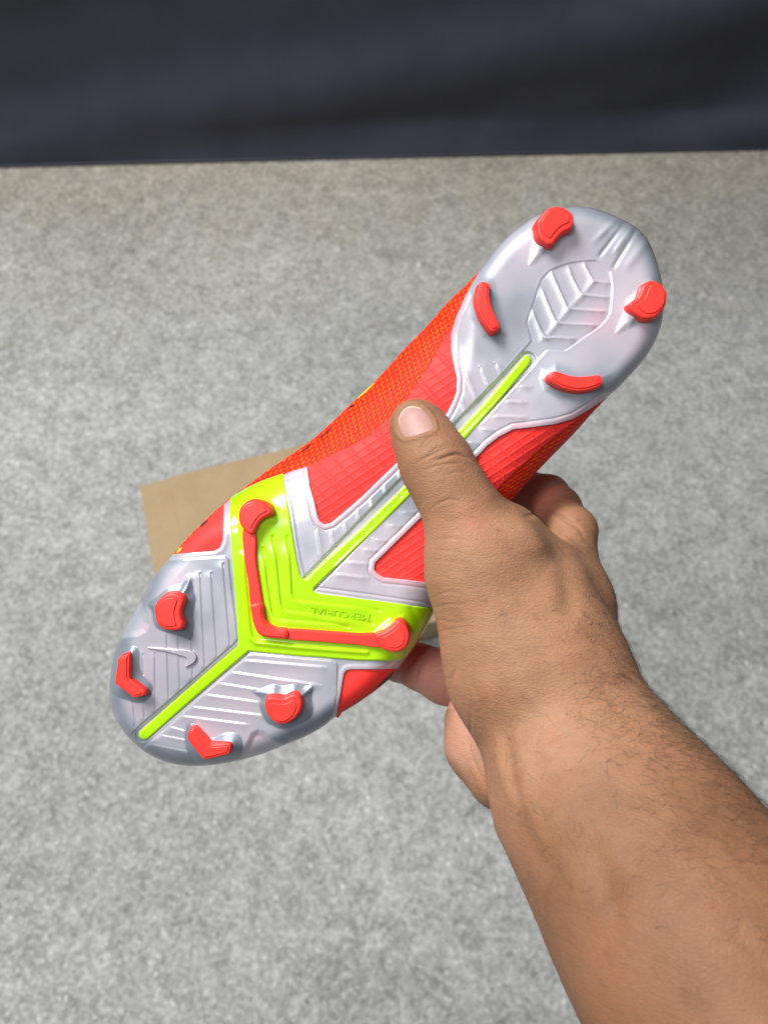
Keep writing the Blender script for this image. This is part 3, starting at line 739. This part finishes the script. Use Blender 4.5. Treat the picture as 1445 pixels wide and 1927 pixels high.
# --- red stud strip lying in the chevron
def inset(T, dpx):                  # move a closed loop inwards until every point lies dpx inside it
    P = A(T).copy(); e = .15
    for _ in range(int(abs(dpx) / .8) + 4):
        d = sdp(P, T); gx = (sdp(P + [e, 0], T) - sdp(P - [e, 0], T)) / (2 * e); gy = (sdp(P + [0, e], T) - sdp(P - [0, e], T)) / (2 * e)
        l = np.hypot(gx, gy); l[l < .2] = 1e9
        P += np.clip(dpx - d, -.8, .8)[:, None] * np.stack([gx, gy], 1) / l[:, None]
    return P
def clean(P, m):
    out = [P[0]]
    for p in P[1:]:
        if np.linalg.norm(p - out[-1]) > m: out.append(p)
    if np.linalg.norm(out[0] - out[-1]) < m: out.pop()
    return A(out)
def solid(name, loops, mat, parent):
    """stack of chart loops (same length) with heights, closed by a flat triangulated top"""
    n = len(loops[0][0]); V = []; Fc = []
    Q0 = loops[0][0]; cw = np.sum(Q0[:, 0] * np.roll(Q0[:, 1], -1) - np.roll(Q0[:, 0], -1) * Q0[:, 1]) > 0
    for XY, z in loops:
        for p in XY: V.append((p[0], p[1], z))
    for k in range(len(loops) - 1):
        for i in range(n):
            j = (i + 1) % n; f = (k * n + i, k * n + j, (k + 1) * n + j, (k + 1) * n + i); Fc.append(f if cw else f[::-1])
    ns = len(Fc); XY, z = loops[-1]; C = clean(XY, .00012)
    r = delaunay_2d_cdt([Vector(p) for p in C], [(i, (i + 1) % len(C)) for i in range(len(C))], [], 1, 1e-7)
    b0 = len(V)
    for p in r[0]: V.append((p.x, p.y, z))
    for f in r[2]:
        a, b, c = (r[0][q] for q in f[:3]); ar = (b.x - a.x) * (c.y - a.y) - (b.y - a.y) * (c.x - a.x)
        f = list(f) if ar > 0 else list(f)[::-1]; Fc.append([b0 + q for q in f])
    o = mesh_obj(name, V, Fc, mat, parent, True)
    return o
def prism(name, poly, htop, hbase, bev, mat, parent, draft=.35, pad=None, step_px=3.0):
    """a solid with an outline traced at its top; straight, slightly drafted sides and a rounded rim"""
    T = cat_closed(poly, step_px)
    zb = float(S(A([T.mean(0)]))[0])
    sc = (Z0 - zb - htop * MM) / F
    to = lambda Q: np.stack([(Q[:, 0] - CX) * sc, -(Q[:, 1] - CY) * sc], 1)
    px = MM / sc
    lo = [(to(inset(T, -draft * 1.6 * px)), hbase), (to(inset(T, -draft * px)), hbase + .35 * (htop - hbase)), (to(T), htop - bev)]
    for q, hh in ((.12, .55), (.35, .22), (.7, .05), (1.0, 0)): lo.append((to(inset(T, q * bev * px)), htop - hh * bev))
    o = solid(name, [(a, zb + hh * MM) for a, hh in lo], mat, parent)
    if pad is not None:
        off, up, shift = pad; sh = A(shift) * MM
        B = clean(inset(T, off * px), .7); B2 = inset(B, .10 * px); B3 = inset(B, .28 * px)
        solid('stud_tip', [(to(B) + sh, zb + (htop - .25) * MM), (to(B) + sh, zb + (htop + up - .20) * MM), (to(B2) + sh, zb + (htop + up - .06) * MM), (to(B3) + sh, zb + (htop + up) * MM)], mat, o)
    return o
prism('stud_strip', [(457,996),(460,1053),(467,1096),(473,1142),(492,1140),(489,1105),(481,1052),(480,996)], 3.9, .5, .5, M['stud'], boot)
prism('stud_strip', [(534,1186),(600,1188),(672,1194),(712,1195),(714,1218),(672,1214),(600,1208),(534,1202)], 3.9, .5, .5, M['stud'], boot)
prism('stud_strip', [(472,1139),(492,1136),(496,1161),(504,1175),(520,1184),(539,1186),(540,1202),(521,1202),(497,1199),(485,1192),(477,1175),(473,1155)], 5.4, .5, .7, M['stud'], boot, pad=(.75, .35, (0, 0)), step_px=2.5)
STUDS = {
 'u': [(449,977),(450,961),(456,950),(468,943),(481,942),(496,946),(508,955),(511,963),(508,969),(496,975),(487,984),(481,995),(476,1004),(467,1004),(454,991)],
 'r': [(707,1196),(722,1189),(737,1179),(746,1170),(755,1168),(764,1177),(770,1193),(769,1207),(762,1220),(749,1227),(733,1227),(719,1221),(712,1211)],
 'a': [(290,1149),(292,1138),(301,1126),(313,1118),(330,1116),(342,1120),(346,1128),(343,1139),(340,1151),(341,1164),(344,1173),(342,1182),(335,1186),(317,1187),(304,1182),(294,1171)],
 'b': [(223,1239),(238,1231),(244,1233),(244,1275),(249,1281),(271,1300),(272,1306),(269,1310),(252,1314),(246,1310),(218,1288),(216,1282),(220,1254)],
 'c': [(353,1383),(356,1375),(363,1373),(369,1377),(391,1398),(398,1401),(430,1399),(435,1404),(432,1416),(427,1421),(387,1430),(380,1427),(355,1395)],
 'd': [(498,1330),(499,1319),(506,1312),(521,1312),(535,1313),(546,1308),(554,1306),(562,1309),(567,1319),(567,1331),(562,1344),(551,1356),(537,1363),(522,1363),(510,1354),(501,1342)],
 'e': [(1010,427),(1011,416),(1022,400),(1034,390),(1049,387),(1063,390),(1076,400),(1080,410),(1079,422),(1074,429),(1060,436),(1049,447),(1041,457),(1032,460),(1022,454),(1013,443)],
 'f': [(902,533),(907,529),(918,531),(922,536),(921,551),(923,569),(928,583),(940,611),(937,619),(928,624),(921,620),(907,601),(898,581),(895,562),(898,545)],
 'g': [(1184,574),(1187,568),(1200,559),(1206,547),(1211,535),(1220,528),(1232,527),(1245,534),(1254,546),(1255,560),(1252,576),(1241,590),(1229,597),(1214,599),(1200,593),(1189,583)],
 'h': [(1033,710),(1038,701),(1044,698),(1054,700),(1077,707),(1101,708),(1126,705),(1132,709),(1135,718),(1131,725),(1115,732),(1094,736),(1072,734),(1052,727),(1038,718)]}
for k, sh in {'u': (.2, .2), 'r': (0, 0), 'a': (-.7, -.1), 'b': (-.35, -.2), 'c': (0, -.4), 'd': (-.3, -.6), 'e': (0, .7), 'f': (-.3, .1), 'g': (.8, .1), 'h': (.15, -.1)}.items():
    bar = k in 'bcfh'
    hts = {'u': 7.4, 'r': 7.4, 'b': 7.2, 'c': 7.2, 'f': 7.4, 'h': 7.4}.get(k, 8.2)
    prism('stud', STUDS[k], hts, 1.0, 1.0 if not bar else .7, M['stud'], boot, draft=.5, pad=((1.7 if not bar else 1.05), .42, sh if not bar else (0, 0)), step_px=2.5)

# --- raised logo and lettering
patch('swoosh_logo', [(277,1219),(301,1220),(326,1222),(344,1223),(356,1225),(365,1229),(369,1237),(366,1246),(358,1252),(348,1256),(352,1249),(353,1242),(350,1237),(340,1234),(319,1228),(294,1223)],
      lambda Q: S(Q) + 2.75 * MM, M['plate'], boot, sp=1.5, skirt=.8, attrs={'pink': lambda Q: np.full(len(Q), .45)})
def lettering(text, c, rd, hpx, length, zfun, lift, mat):
    cu = bpy.data.curves.new('lettering', 'FONT'); cu.body = text; cu.size = 1; cu.extrude = 0.06; cu.align_x = 'CENTER'; cu.align_y = 'CENTER'
    cu.resolution_u = 3
    to = bpy.data.objects.new('tmp_text', cu); COL.objects.link(to)
    dg = bpy.context.evaluated_depsgraph_get(); dg.update()
    me = bpy.data.meshes.new_from_object(to.evaluated_get(dg))
    bpy.data.objects.remove(to)
    co = A([tuple(v.co) for v in me.vertices])
    wx = co[:, 0].max() - co[:, 0].min(); hy = co[:, 1].max() - co[:, 1].min()
    rd = A(rd) / np.linalg.norm(rd); up = A([rd[1], -rd[0]])
    UV = A(c) + np.outer(co[:, 0] / wx * length, rd) + np.outer((co[:, 1]) / hy * hpx, up)
    h = zfun(UV) + (lift * MM) * np.where(co[:, 2] > 0, 1, -1)
    V = P3(UV, h)
    Fc = [tuple(p.vertices) for p in me.polygons]
    o = mesh_obj('lettering', V, Fc, mat, boot, False); return o
lettering('MERCURIAL', (640, 1155), (-112, -15), 13, 112, z_chev, .34, M['lime'])
lettering('ENGINEERED', (720, 966), (92, -91), 9, 133, z_chev, .16, M['lime'])

# ------------------------------------------------------------------ the hand and forearm (one continuous surface)
def q3(u, v, z): s = z / F; return A([(u - CX) * s, -(v - CY) * s, Z0 - z])
PR_ = []     # (a, b, ra, rb, k_blend, depth_scale)
def cap(n0, n1, k=.006, ds=1.0):
    (u0, v0, z0, r0), (u1, v1, z1, r1) = n0, n1
    PR_.append((q3(u0, v0, z0), q3(u1, v1, z1), r0 * z0 / F, r1 * z1 / F, k, ds))
def chain(nodes, k=.006, ds=1.0):
    for a, b in zip(nodes[:-1], nodes[1:]): cap(a, b, k, ds)
# forearm
chain([(1058,1358,.278,153),(1124,1490,.262,190),(1225,1636,.243,220),(1325,1793,.224,248)], .012, 1.18)
e1 = q3(1325,1793,.224); dr = e1 - q3(1062,1352,.278); dr /= np.linalg.norm(dr)
PR_.append((e1, e1 + dr * .12, 248 * .224 / F, .043, .012, 1.12))
# carpal block and thenar
chain([(1062,1352,.278,138),(1010,1250,.281,150),(985,1170,.284,140)], .012, 1.15)
chain([(965,1248,.277,118),(908,1075,.279,96),(905,1040,.279,93)], .010, 1.1)
# metacarpals fanning away from the camera
chain([(1040,1290,.292,106),(1066,1140,.300,72),(1076,1000,.318,45)], .010)
chain([(1040,1310,.305,95),(1040,1150,.325,62),(1030,1035,.346,42)], .010)
chain([(1010,1330,.312,85),(985,1200,.338,58),(960,1110,.364,40)], .010)
chain([(985,1340,.315,80),(945,1260,.330,56),(905,1225,.350,42)], .010)
chain([(1060,1130,.300,60),(985,1065,.293,58),(950,1012,.287,54)], .014)      # web between thumb and index
# hypothenar (heel of the palm)
chain([(905,1310,.318,44),(904,1352,.314,62),(915,1400,.312,75),(948,1452,.304,74)], .004)
chain([(985,1370,.305,80),(930,1390,.312,66)], .006)
# thumb
chain([(905,1050,.279,92),(868,962,.2775,66)], .008, 1.05)
chain([(868,962,.2775,66),(838,908,.2780,61),(819,868,.2795,61)], .006, 1.08)
chain([(819,868,.2795,60),(800,832,.2825,52),(787,806,.2850,46),(780,797,.2860,42)], .005, 1.12)
# index finger round the far side of the boot
chain([(1079,1000,.318,44),(1050,958,.338,41),(1029,936,.360,41)], .0035)
chain([(1029,936,.360,41),(960,915,.386,37),(890,925,.391,34),(850,935,.388,30)], .003)
# middle, ring
chain([(1030,1035,.346,42),(990,985,.385,42),(900,975,.397,38),(830,990,.393,32)], .003)
chain([(960,1110,.364,40),(915,1080,.392,41),(830,1070,.395,36),(770,1075,.388,30)], .003)
# little finger, its palm side showing below the boot
chain([(900,1262,.345,46),(868,1276,.336,52),(838,1273,.336,50)], .003)
chain([(838,1273,.336,50),(790,1256,.345,42),(755,1242,.354,41)], .003)
chain([(755,1242,.354,41),(690,1210,.368,36),(640,1185,.372,31)], .003)

def sdf(X):
    D = None; x, y, z = (np.ascontiguousarray(X[:, i], dtype=np.float32) for i in range(3))
    f4 = np.float32
    for a, b, ra, rb, k, ds in PR_:
        ax, ay, az = (f4(q) for q in (a[0], a[1], a[2] * ds)); ux, uy, uz = (f4(q) for q in (b[0] - a[0], b[1] - a[1], (b[2] - a[2]) * ds))
        px = x - ax; py = y - ay; pz = z * f4(ds) - az
        t = np.clip((px * ux + py * uy + pz * uz) * f4(1 / (ux * ux + uy * uy + uz * uz)), 0, 1)
        px -= t * ux; py -= t * uy; pz -= t * uz
        d = np.sqrt(px * px + py * py + pz * pz) - (f4(ra) + f4(rb - ra) * t)
        if D is None: D = d; continue
        h = np.maximum(f4(k) - np.abs(D - d), 0)
        D = np.minimum(D, d) - h * h * f4(.25 / k)
    return D.astype(float)
TET = np.array([(1, -1, -1), (-1, -1, 1), (-1, 1, -1), (1, 1, 1)], float)
def grad(X, e=4e-4, val=False):
    g = np.zeros_like(X); m = 0
    for q in TET:
        d = sdf(X + q * e); g += d[:, None] * q; m = m + d
    g /= 4 * e
    l = np.linalg.norm(g, axis=1); l[l < 1e-6] = 1
    return (g / l[:, None], l, m / 4) if val else (g / l[:, None], l)
def project(X, it=2):
    for _ in range(it):
        g, l, d = grad(X, val=True); X = X - g * np.clip(d / l, -.002, .002)[:, None]
    return X
def build_hand_mesh():
    lo = np.min([np.minimum(p[0] - p[2], p[1] - p[3]) for p in PR_], 0) - .006
    hi = np.max([np.maximum(p[0] + p[2], p[1] + p[3]) for p in PR_], 0) + .006
    c = .0038; nc = np.ceil((hi - lo) / c).astype(int) + 1
    gx = [lo[i] + c * np.arange(nc[i]) for i in range(3)]
    G = np.stack(np.meshgrid(*gx, indexing='ij'), -1).reshape(-1, 3)
    Dc = sdf(G).reshape(nc)
    f = 4; h = c / f; nf = (nc - 1) * f + 1
    # nearest-neighbour upsample, then exact values in the narrow band
    ii = [np.clip(np.round(np.arange(nf[i]) / f).astype(int), 0, nc[i] - 1) for i in range(3)]
    Df = Dc[np.ix_(*ii)].astype(np.float32)
    band = np.argwhere(np.abs(Df) < .0052)
    Df[tuple(band.T)] = sdf(lo + band * h)
    neg = Df < 0
    cells = np.zeros(nf - 1, np.int8)
    for dx in (0, 1):
        for dy in (0, 1):
            for dz in (0, 1): cells += neg[dx:nf[0] - 1 + dx, dy:nf[1] - 1 + dy, dz:nf[2] - 1 + dz]
    act = np.argwhere((cells > 0) & (cells < 8))
    idx = np.full(nf - 1, -1, np.int32); idx[tuple(act.T)] = np.arange(len(act))
    V = lo + (act + .5) * h
    quads = []
    for ax in range(3):
        o1, o2 = [(1, 2), (2, 0), (0, 1)][ax]
        sl0 = [slice(None)] * 3; sl1 = [slice(None)] * 3; sl0[ax] = slice(0, -1); sl1[ax] = slice(1, None)
        n0, n1 = neg[tuple(sl0)], neg[tuple(sl1)]
        e = np.argwhere(n0 != n1)
        ok = (e[:, o1] > 0) & (e[:, o2] > 0) & (e[:, o1] < nf[o1] - 1) & (e[:, o2] < nf[o2] - 1)
        e = e[ok]; flip = n0[tuple(e.T)]
        def at(a, b):
            t = e.copy(); t[:, o1] -= a; t[:, o2] -= b; return idx[tuple(t.T)]
        q = np.stack([at(1, 1), at(0, 1), at(0, 0), at(1, 0)], 1)
        q[~flip] = q[~flip][:, ::-1]; quads.append(q)
    Q = np.vstack(quads); Q = Q[(Q >= 0).all(1)]
    def laplace(V, Q, it):
        for _ in range(it):
            acc = np.zeros_like(V); cnt = np.zeros(len(V))
            for a in range(4):
                for b in (1, 3):
                    np.add.at(acc, Q[:, a], V[Q[:, (a + b) % 4]]); np.add.at(cnt, Q[:, a], 1)
            V = V * .4 + .6 * acc / np.maximum(cnt, 1)[:, None]
        return V
    V = project(V, 2); V = laplace(V, Q, 2); V = project(V, 1)
    # one linear split of every quad
    E = np.sort(np.vstack([Q[:, [0, 1]], Q[:, [1, 2]], Q[:, [2, 3]], Q[:, [3, 0]]]), axis=1)
    ue, inv = np.unique(E, axis=0, return_inverse=True); inv = inv.reshape(-1)
    nv = len(V); nq = len(Q); m = [nv + inv[i * nq:(i + 1) * nq] for i in range(4)]
    cidx = nv + len(ue) + np.arange(nq)
    V = np.vstack([V, V[ue].mean(1), V[Q].mean(1)])
    Q = np.vstack([np.stack([Q[:, 0], m[0], cidx, m[3]], 1), np.stack([m[0], Q[:, 1], m[1], cidx], 1), np.stack([cidx, m[1], Q[:, 2], m[2]], 1), np.stack([m[3], cidx, m[2], Q[:, 3]], 1)])
    V = laplace(V, Q, 1); V = project(V, 1)
    return V, Q
HV, HQ = build_hand_mesh()
HN, _ = grad(HV)
def topx(V):
    z = Z0 - V[:, 2]; return np.stack([CX + V[:, 0] * F / z, CY - V[:, 1] * F / z], 1), z
HP, HZ = topx(HV)
front = ss(0.0, .35, HN[:, 2])
k5 = lambda pts, ox, oy, s: [(ox + x / s, oy + y / s) for x, y in pts]
def smooth_line(pts):
    P = A(pts)
    if len(P) < 3: return P
    out = []
    for i in range(len(P) - 1):
        p0 = P[max(i - 1, 0)]; p1 = P[i]; p2 = P[i + 1]; p3 = P[min(i + 2, len(P) - 1)]
        for j in range(5):
            t = j / 5; out.append(0.5 * ((2 * p1) + (-p0 + p2) * t + (2 * p0 - 5 * p1 + 4 * p2 - p3) * t * t + (-p0 + 3 * p1 - 3 * p2 + p3) * t ** 3))
    out.append(P[-1]); return A(out)
T5 = lambda pts: k5(pts, 720, 740, 5.558)          # thumb close-up crop
W5 = lambda pts: k5(pts, 700, 740, 2.89)           # hand crop
F12 = lambda pts: k5(pts, 760, 1160, 12.04)
H6 = lambda pts: k5(pts, 720, 1240, 6.02)
CREASE = [   # line, depth mm, width px
 (T5([(900,690),(840,660),(760,640),(680,660),(600,690),(520,700)]), .75, 3.4),
 (T5([(660,580),(580,610),(500,650),(420,690),(360,730)]), .5, 2.8),
 (T5([(600,500),(540,490),(470,540),(440,600)]), .4, 2.6),
 (T5([(580,450),(480,480),(400,560),(340,640)]), .35, 2.6),
 (T5([(650,560),(560,580),(480,630)]), .3, 2.4),
 (T5([(820,730),(700,740),(560,760),(430,810)]), .35, 2.8),
 (T5([(700,520),(640,470),(560,440)]), .25, 2.6),
 (T5([(870,820),(760,830),(640,860)]), .22, 2.6),
 (T5([(830,1130),(700,1110),(600,1150),(520,1200)]), .3, 3),
 (W5([(330,800),(420,790),(520,800)]), .20, 2.6), (W5([(320,850),(430,860),(540,880)]), .16, 2.6), (W5([(315,910),(420,915),(520,930)]), .15, 2.6),
 (W5([(330,1110),(420,1080),(480,1090)]), .13, 2.6), (W5([(335,1170),(420,1150),(500,1150)]), .16, 2.6), (W5([(350,1230),(440,1250),(500,1240)]), .16, 2.6),
 (W5([(370,1300),(460,1280),(560,1270)]), .17, 2.6), (W5([(390,1340),(470,1330)]), .14, 2.6),
 (W5([(520,1545),(560,1620),(600,1700),(610,1734)]), .22, 7),
 (H6([(975,360),(1000,560),(1000,800),(985,980),(1040,1180),(1100,1300),(1150,1440)]), .45, 4),
 (H6([(1060,540),(1130,780),(1150,1050),(1190,1300),(1260,1560)]), .6, 9),
 (F12([(330,1120),(270,1280),(270,1480)]), .55, 3.2), (F12([(420,1060),(320,1220),(300,1450)]), .4, 3),
 (F12([(1150,1190),(1080,1400),(1040,1640),(1060,1860)]), .7, 3.4), (F12([(1050,1300),(960,1600),(940,1800)]), .35, 2.8),
 (F12([(720,1220),(840,1200),(960,1130)]), .18, 2.6), (F12([(660,1100),(800,1080),(900,1040)]), .18, 2.6),
 (k5([(570,860),(680,820),(800,800),(920,820),(1040,890),(1150,960),(1220,1060)], 880, 820, 5.558), .8, 5),
 (k5([(600,870),(700,850),(820,850)], 880, 820, 5.558), .3, 3),
 (k5([(620,790),(680,720),(760,650)], 880, 820, 5.558), .4, 4),
]
RIDGE = [   # tendons and soft rolls, + raises
 (W5([(700,640),(860,790),(980,960),(1060,1100)]), 2.6, 21), (W5([(900,850),(1000,980),(1080,1110),(1120,1240)]), -1.5, 20),
 (W5([(980,720),(1100,880),(1180,1080)]), .9, 26),
 (k5([(500,280),(520,480),(560,700),(640,900)], 720, 1180, 1.993), 1.0, 16), (k5([(420,320),(450,520),(500,700)], 720, 1180, 1.993), .9, 12),
 (k5([(465,330),(485,520),(530,720)], 720, 1180, 1.993), -.3, 10),
 (k5([(600,560),(700,900),(800,1150)], 720, 1180, 1.993), .8, 30), (k5([(760,760),(850,1000),(880,1250)], 720, 1180, 1.993), -.6, 22),
]
disp = np.zeros(len(HV))
for line, dep, wd in CREASE:
    L = smooth_line(line); lo = L.min(0) - 20; hi = L.max(0) + 20
    m = ((HP > lo) & (HP < hi)).all(1) & (front > 0)
    if not m.any(): continue
    d, _ = seg_d(HP[m], L); dm = ((HP[m][:, None, :] - L[None, ::2]) ** 2).sum(2).argmin(1) / max(1, len(L[::2]) - 1)
    tp = np.sqrt(np.clip(np.sin(np.pi * np.clip(dm, .02, .98)), 0, 1))
    disp[m] += tp * front[m] * dep * MM * (-gs(d, wd * .8) + .16 * gs(d - wd * 2.2, wd * 1.6))
for line, dep, wd in RIDGE:
    L = smooth_line(line); m = front > 0; d, _ = seg_d(HP[m], L)
    t0 = (HP[m] - L[0]) @ (L[-1] - L[0]) / ((L[-1] - L[0]) @ (L[-1] - L[0]))
    disp[m] += dep * MM * gs(d, wd) * front[m] * ss(-.05, .3, t0) * (1 - ss(.7, 1.05, t0))
NAIL = T5([(165,330),(160,270),(178,215),(215,165),(260,135),(320,125),(390,145),(450,190),(500,255),(528,320),(532,385),(430,422),(330,456),(240,470),(195,435),(172,390)])
NAILS = cat_closed(NAIL, 2.0)
nm = (np.abs(HP - A([785, 795])) < 70).all(1) & (HN[:, 2] > .1) & (HZ < .30)
sd_n = sdp(HP[nm], NAILS)
disp[nm] += (.45 * MM * gs(sd_n + 4.5, 3.0) - .55 * MM * ss(-1.5, 2.5, sd_n)) * front[nm]
# uneven skin
ph = rng.uniform(0, 6.28, (14, 3)); kk = rng.normal(0, 1, (14, 3)); kk /= np.linalg.norm(kk, axis=1)[:, None]
for i in range(14):
    fr = 60 * 1.28 ** i; disp += .16 * MM * (60 / fr) ** .75 * np.sin(HV @ kk[i] * fr + ph[i, 0])
HV2 = HV + HN * disp[:, None]
palm = np.zeros(len(HV)); ruddy = np.zeros(len(HV))
hyp = gs(np.maximum(np.hypot(HP[:, 0] - 905, HP[:, 1] - 1385) - 55, 0), 18) * ss(.288, .300, HZ)
fing = ((HP[:, 0] < 905) & (HP[:, 1] > 1190) & (HZ > .308) & (HP[:, 1] < 1335)).astype(float)
palm = np.maximum(.35 * hyp, .85 * fing)
ixd = gs(np.hypot(HP[:, 0] - 1012, HP[:, 1] - 935), 52) * ss(.314, .324, HZ)
palm = np.maximum(palm, .45 * ixd)
ruddy = np.clip(.55 * fing * ss(790, 850, HP[:, 0]) * ss(1210, 1240, HP[:, 1]) + .75 * ixd + .25 * gs(np.hypot(HP[:, 0] - 885, HP[:, 1] - 980), 40) + .2 * gs(np.hypot(HP[:, 0] - 905, HP[:, 1] - 1470), 22), 0, 1)
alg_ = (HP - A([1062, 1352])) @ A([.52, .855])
skin_shade = np.maximum(ss(0, 330, alg_), .6 * ss(1000, 900, HP[:, 1]) * (HZ < .30)) + .35 * ss(1060, 1120, HP[:, 0]) * (alg_ < 0)  # shade over lower forearm, thumb and outer hand, put into skin colour
person = empty('person', CAM_M @ Matrix.Translation((0, 0, -Z0)) @ Matrix.Translation(tuple(q3(1062, 1352, .278))))
tag(person, 'bare right forearm and hand gripping the boot, thumb across its sole', 'person')
ORG = q3(1062, 1352, .278)
body = mesh_obj('arm', HV2 - ORG, HQ, M['skin'], person, True, {'palm': palm, 'ruddy': ruddy, 'tan': skin_shade})

# thumbnail: laid on the nail bed
def surf_depth(UV):
    z = np.full(len(UV), .262)
    for _ in range(60):
        s = z / F; X = np.stack([(UV[:, 0] - CX) * s, -(UV[:, 1] - CY) * s, Z0 - z], 1)
        z = z + np.clip(sdf(X), -.001, .004) * .9
    return z
def build_nail():
    B = cat_closed(NAIL, 1.8); lo, hi = B.min(0), B.max(0); G = []
    for i, y in enumerate(np.arange(lo[1], hi[1], 1.6)):
        xs = np.arange(lo[0] + (.9 if i % 2 else 0), hi[0], 1.8); G.append(np.stack([xs, np.full(len(xs), y)], 1))
    G = np.vstack(G); G = far_inside(G, B, 1.0)
    n = len(B); r = delaunay_2d_cdt([Vector(p) for p in np.vstack([B, G])], [(i, (i + 1) % n) for i in range(n)], [], 1, 1e-4)
    UV = A([tuple(p) for p in r[0]]); fs = []
    for f in r[2]:
        a, b, c = UV[f[0]], UV[f[1]], UV[f[2]]; ar = (b[0] - a[0]) * (c[1] - a[1]) - (b[1] - a[1]) * (c[0] - a[0])
        fs.append(f if ar < 0 else (f[0], f[2], f[1]))
    e = sdp(UV, B); z = surf_depth(UV)
    lift = (.10 - .55 * (1 - ss(0, 5, e)) ** 2 * .6) * MM
    z = z - lift; s = z / F
    V = np.stack([(UV[:, 0] - CX) * s, -(UV[:, 1] - CY) * s, Z0 - z], 1)
    tip = T5([(165,330),(160,270),(178,215),(215,165),(260,135),(320,125),(390,145)])
    d, _ = seg_d(UV, smooth_line(tip)); ed = 1 - ss(2.2, 4.0, d)
    mesh_obj('thumbnail', V - ORG, fs, M['nail'], person, True, {'edge': ed})
build_nail()

# hair on the forearm and wrist, one mesh of fine tapered tubes
def build_hair():
    axd = A([.52, .855]); pr = A([.855, -.52])
    al = HP @ axd; pe = HP @ pr
    # perp position from the arm's centre line
    c0 = A([1062, 1352]); rel = (HP - c0) @ pr; alg = (HP - c0) @ axd
    wgt = np.zeros(len(HV))
    arm = (alg > -60) & (alg < 620)
    wgt[arm] = (.10 + 1.3 * ss(-20, 120, rel[arm])) * ss(-60, 30, alg[arm]) * (1 - .45 * ss(150, 420, alg[arm]))
    hand = (alg <= 0) & (HP[:, 0] > 930) & (HP[:, 1] > 960) & (HZ < .33)
    wgt[hand] = np.maximum(wgt[hand], .16 + .9 * ss(1050, 1120, HP[hand][:, 0]) * ss(1060, 1160, HP[hand][:, 1]))
    th = (HP[:, 0] > 850) & (HP[:, 0] < 960) & (HP[:, 1] > 880) & (HP[:, 1] < 1000) & (HZ < .29)
    wgt[th] = .22
    wgt *= (HN[:, 2] > -.35)
    wgt *= (HP[:, 0] < 1500) & (HP[:, 1] < 1990)
    wgt *= HZ ** 2
    idx = rng.choice(len(HV), 3200, replace=True, p=wgt / wgt.sum())
    V = []; Fc = []
    for i in idx:
        n = HN[i]; p = HV2[i].copy()
        base = -axd * A([1, -1]) if False else A([axd[0], -axd[1]])
        ang = rng.normal(0.9, .75); ca, sa = math.cos(ang), math.sin(ang)
        d = A([base[0] * ca - base[1] * sa, base[0] * sa + base[1] * ca, rng.normal(0, .3)])
        d -= n * (d @ n); d /= np.linalg.norm(d) + 1e-9
        L = rng.uniform(3.5, 10.5) * MM * (1.0 if alg[i] > -60 else .5); seg = 6
        curl = rng.normal(0, 1.5); lift = rng.uniform(.12, .50)
        b = np.cross(n, d); r0 = rng.uniform(.022, .040) * MM
        prev = None; dirv = d.copy()
        for k in range(seg + 1):
            q = k / seg; r = r0 * (1 - .85 * q)
            e1_ = np.cross(dirv, n); e1_ /= np.linalg.norm(e1_) + 1e-9; e2_ = np.cross(e1_, dirv)
            ring = []
            for a in (0, 2.094, 4.189):
                ring.append(len(V)); V.append(p + r * (math.cos(a) * e1_ + math.sin(a) * e2_))
            if prev:
                for a in range(3): Fc.append((prev[a], prev[(a + 1) % 3], ring[(a + 1) % 3], ring[a]))
            prev = ring
            th_ = curl * q * 1.0; dirv = d * math.cos(th_) + b * math.sin(th_) + n * lift * (1 - 1.5 * q); dirv /= np.linalg.norm(dirv)
            p = p + dirv * L / seg
    o = mesh_obj('arm_hair', A(V) - ORG, Fc, M['hair'], person, True); o['kind'] = 'stuff'
build_hair()
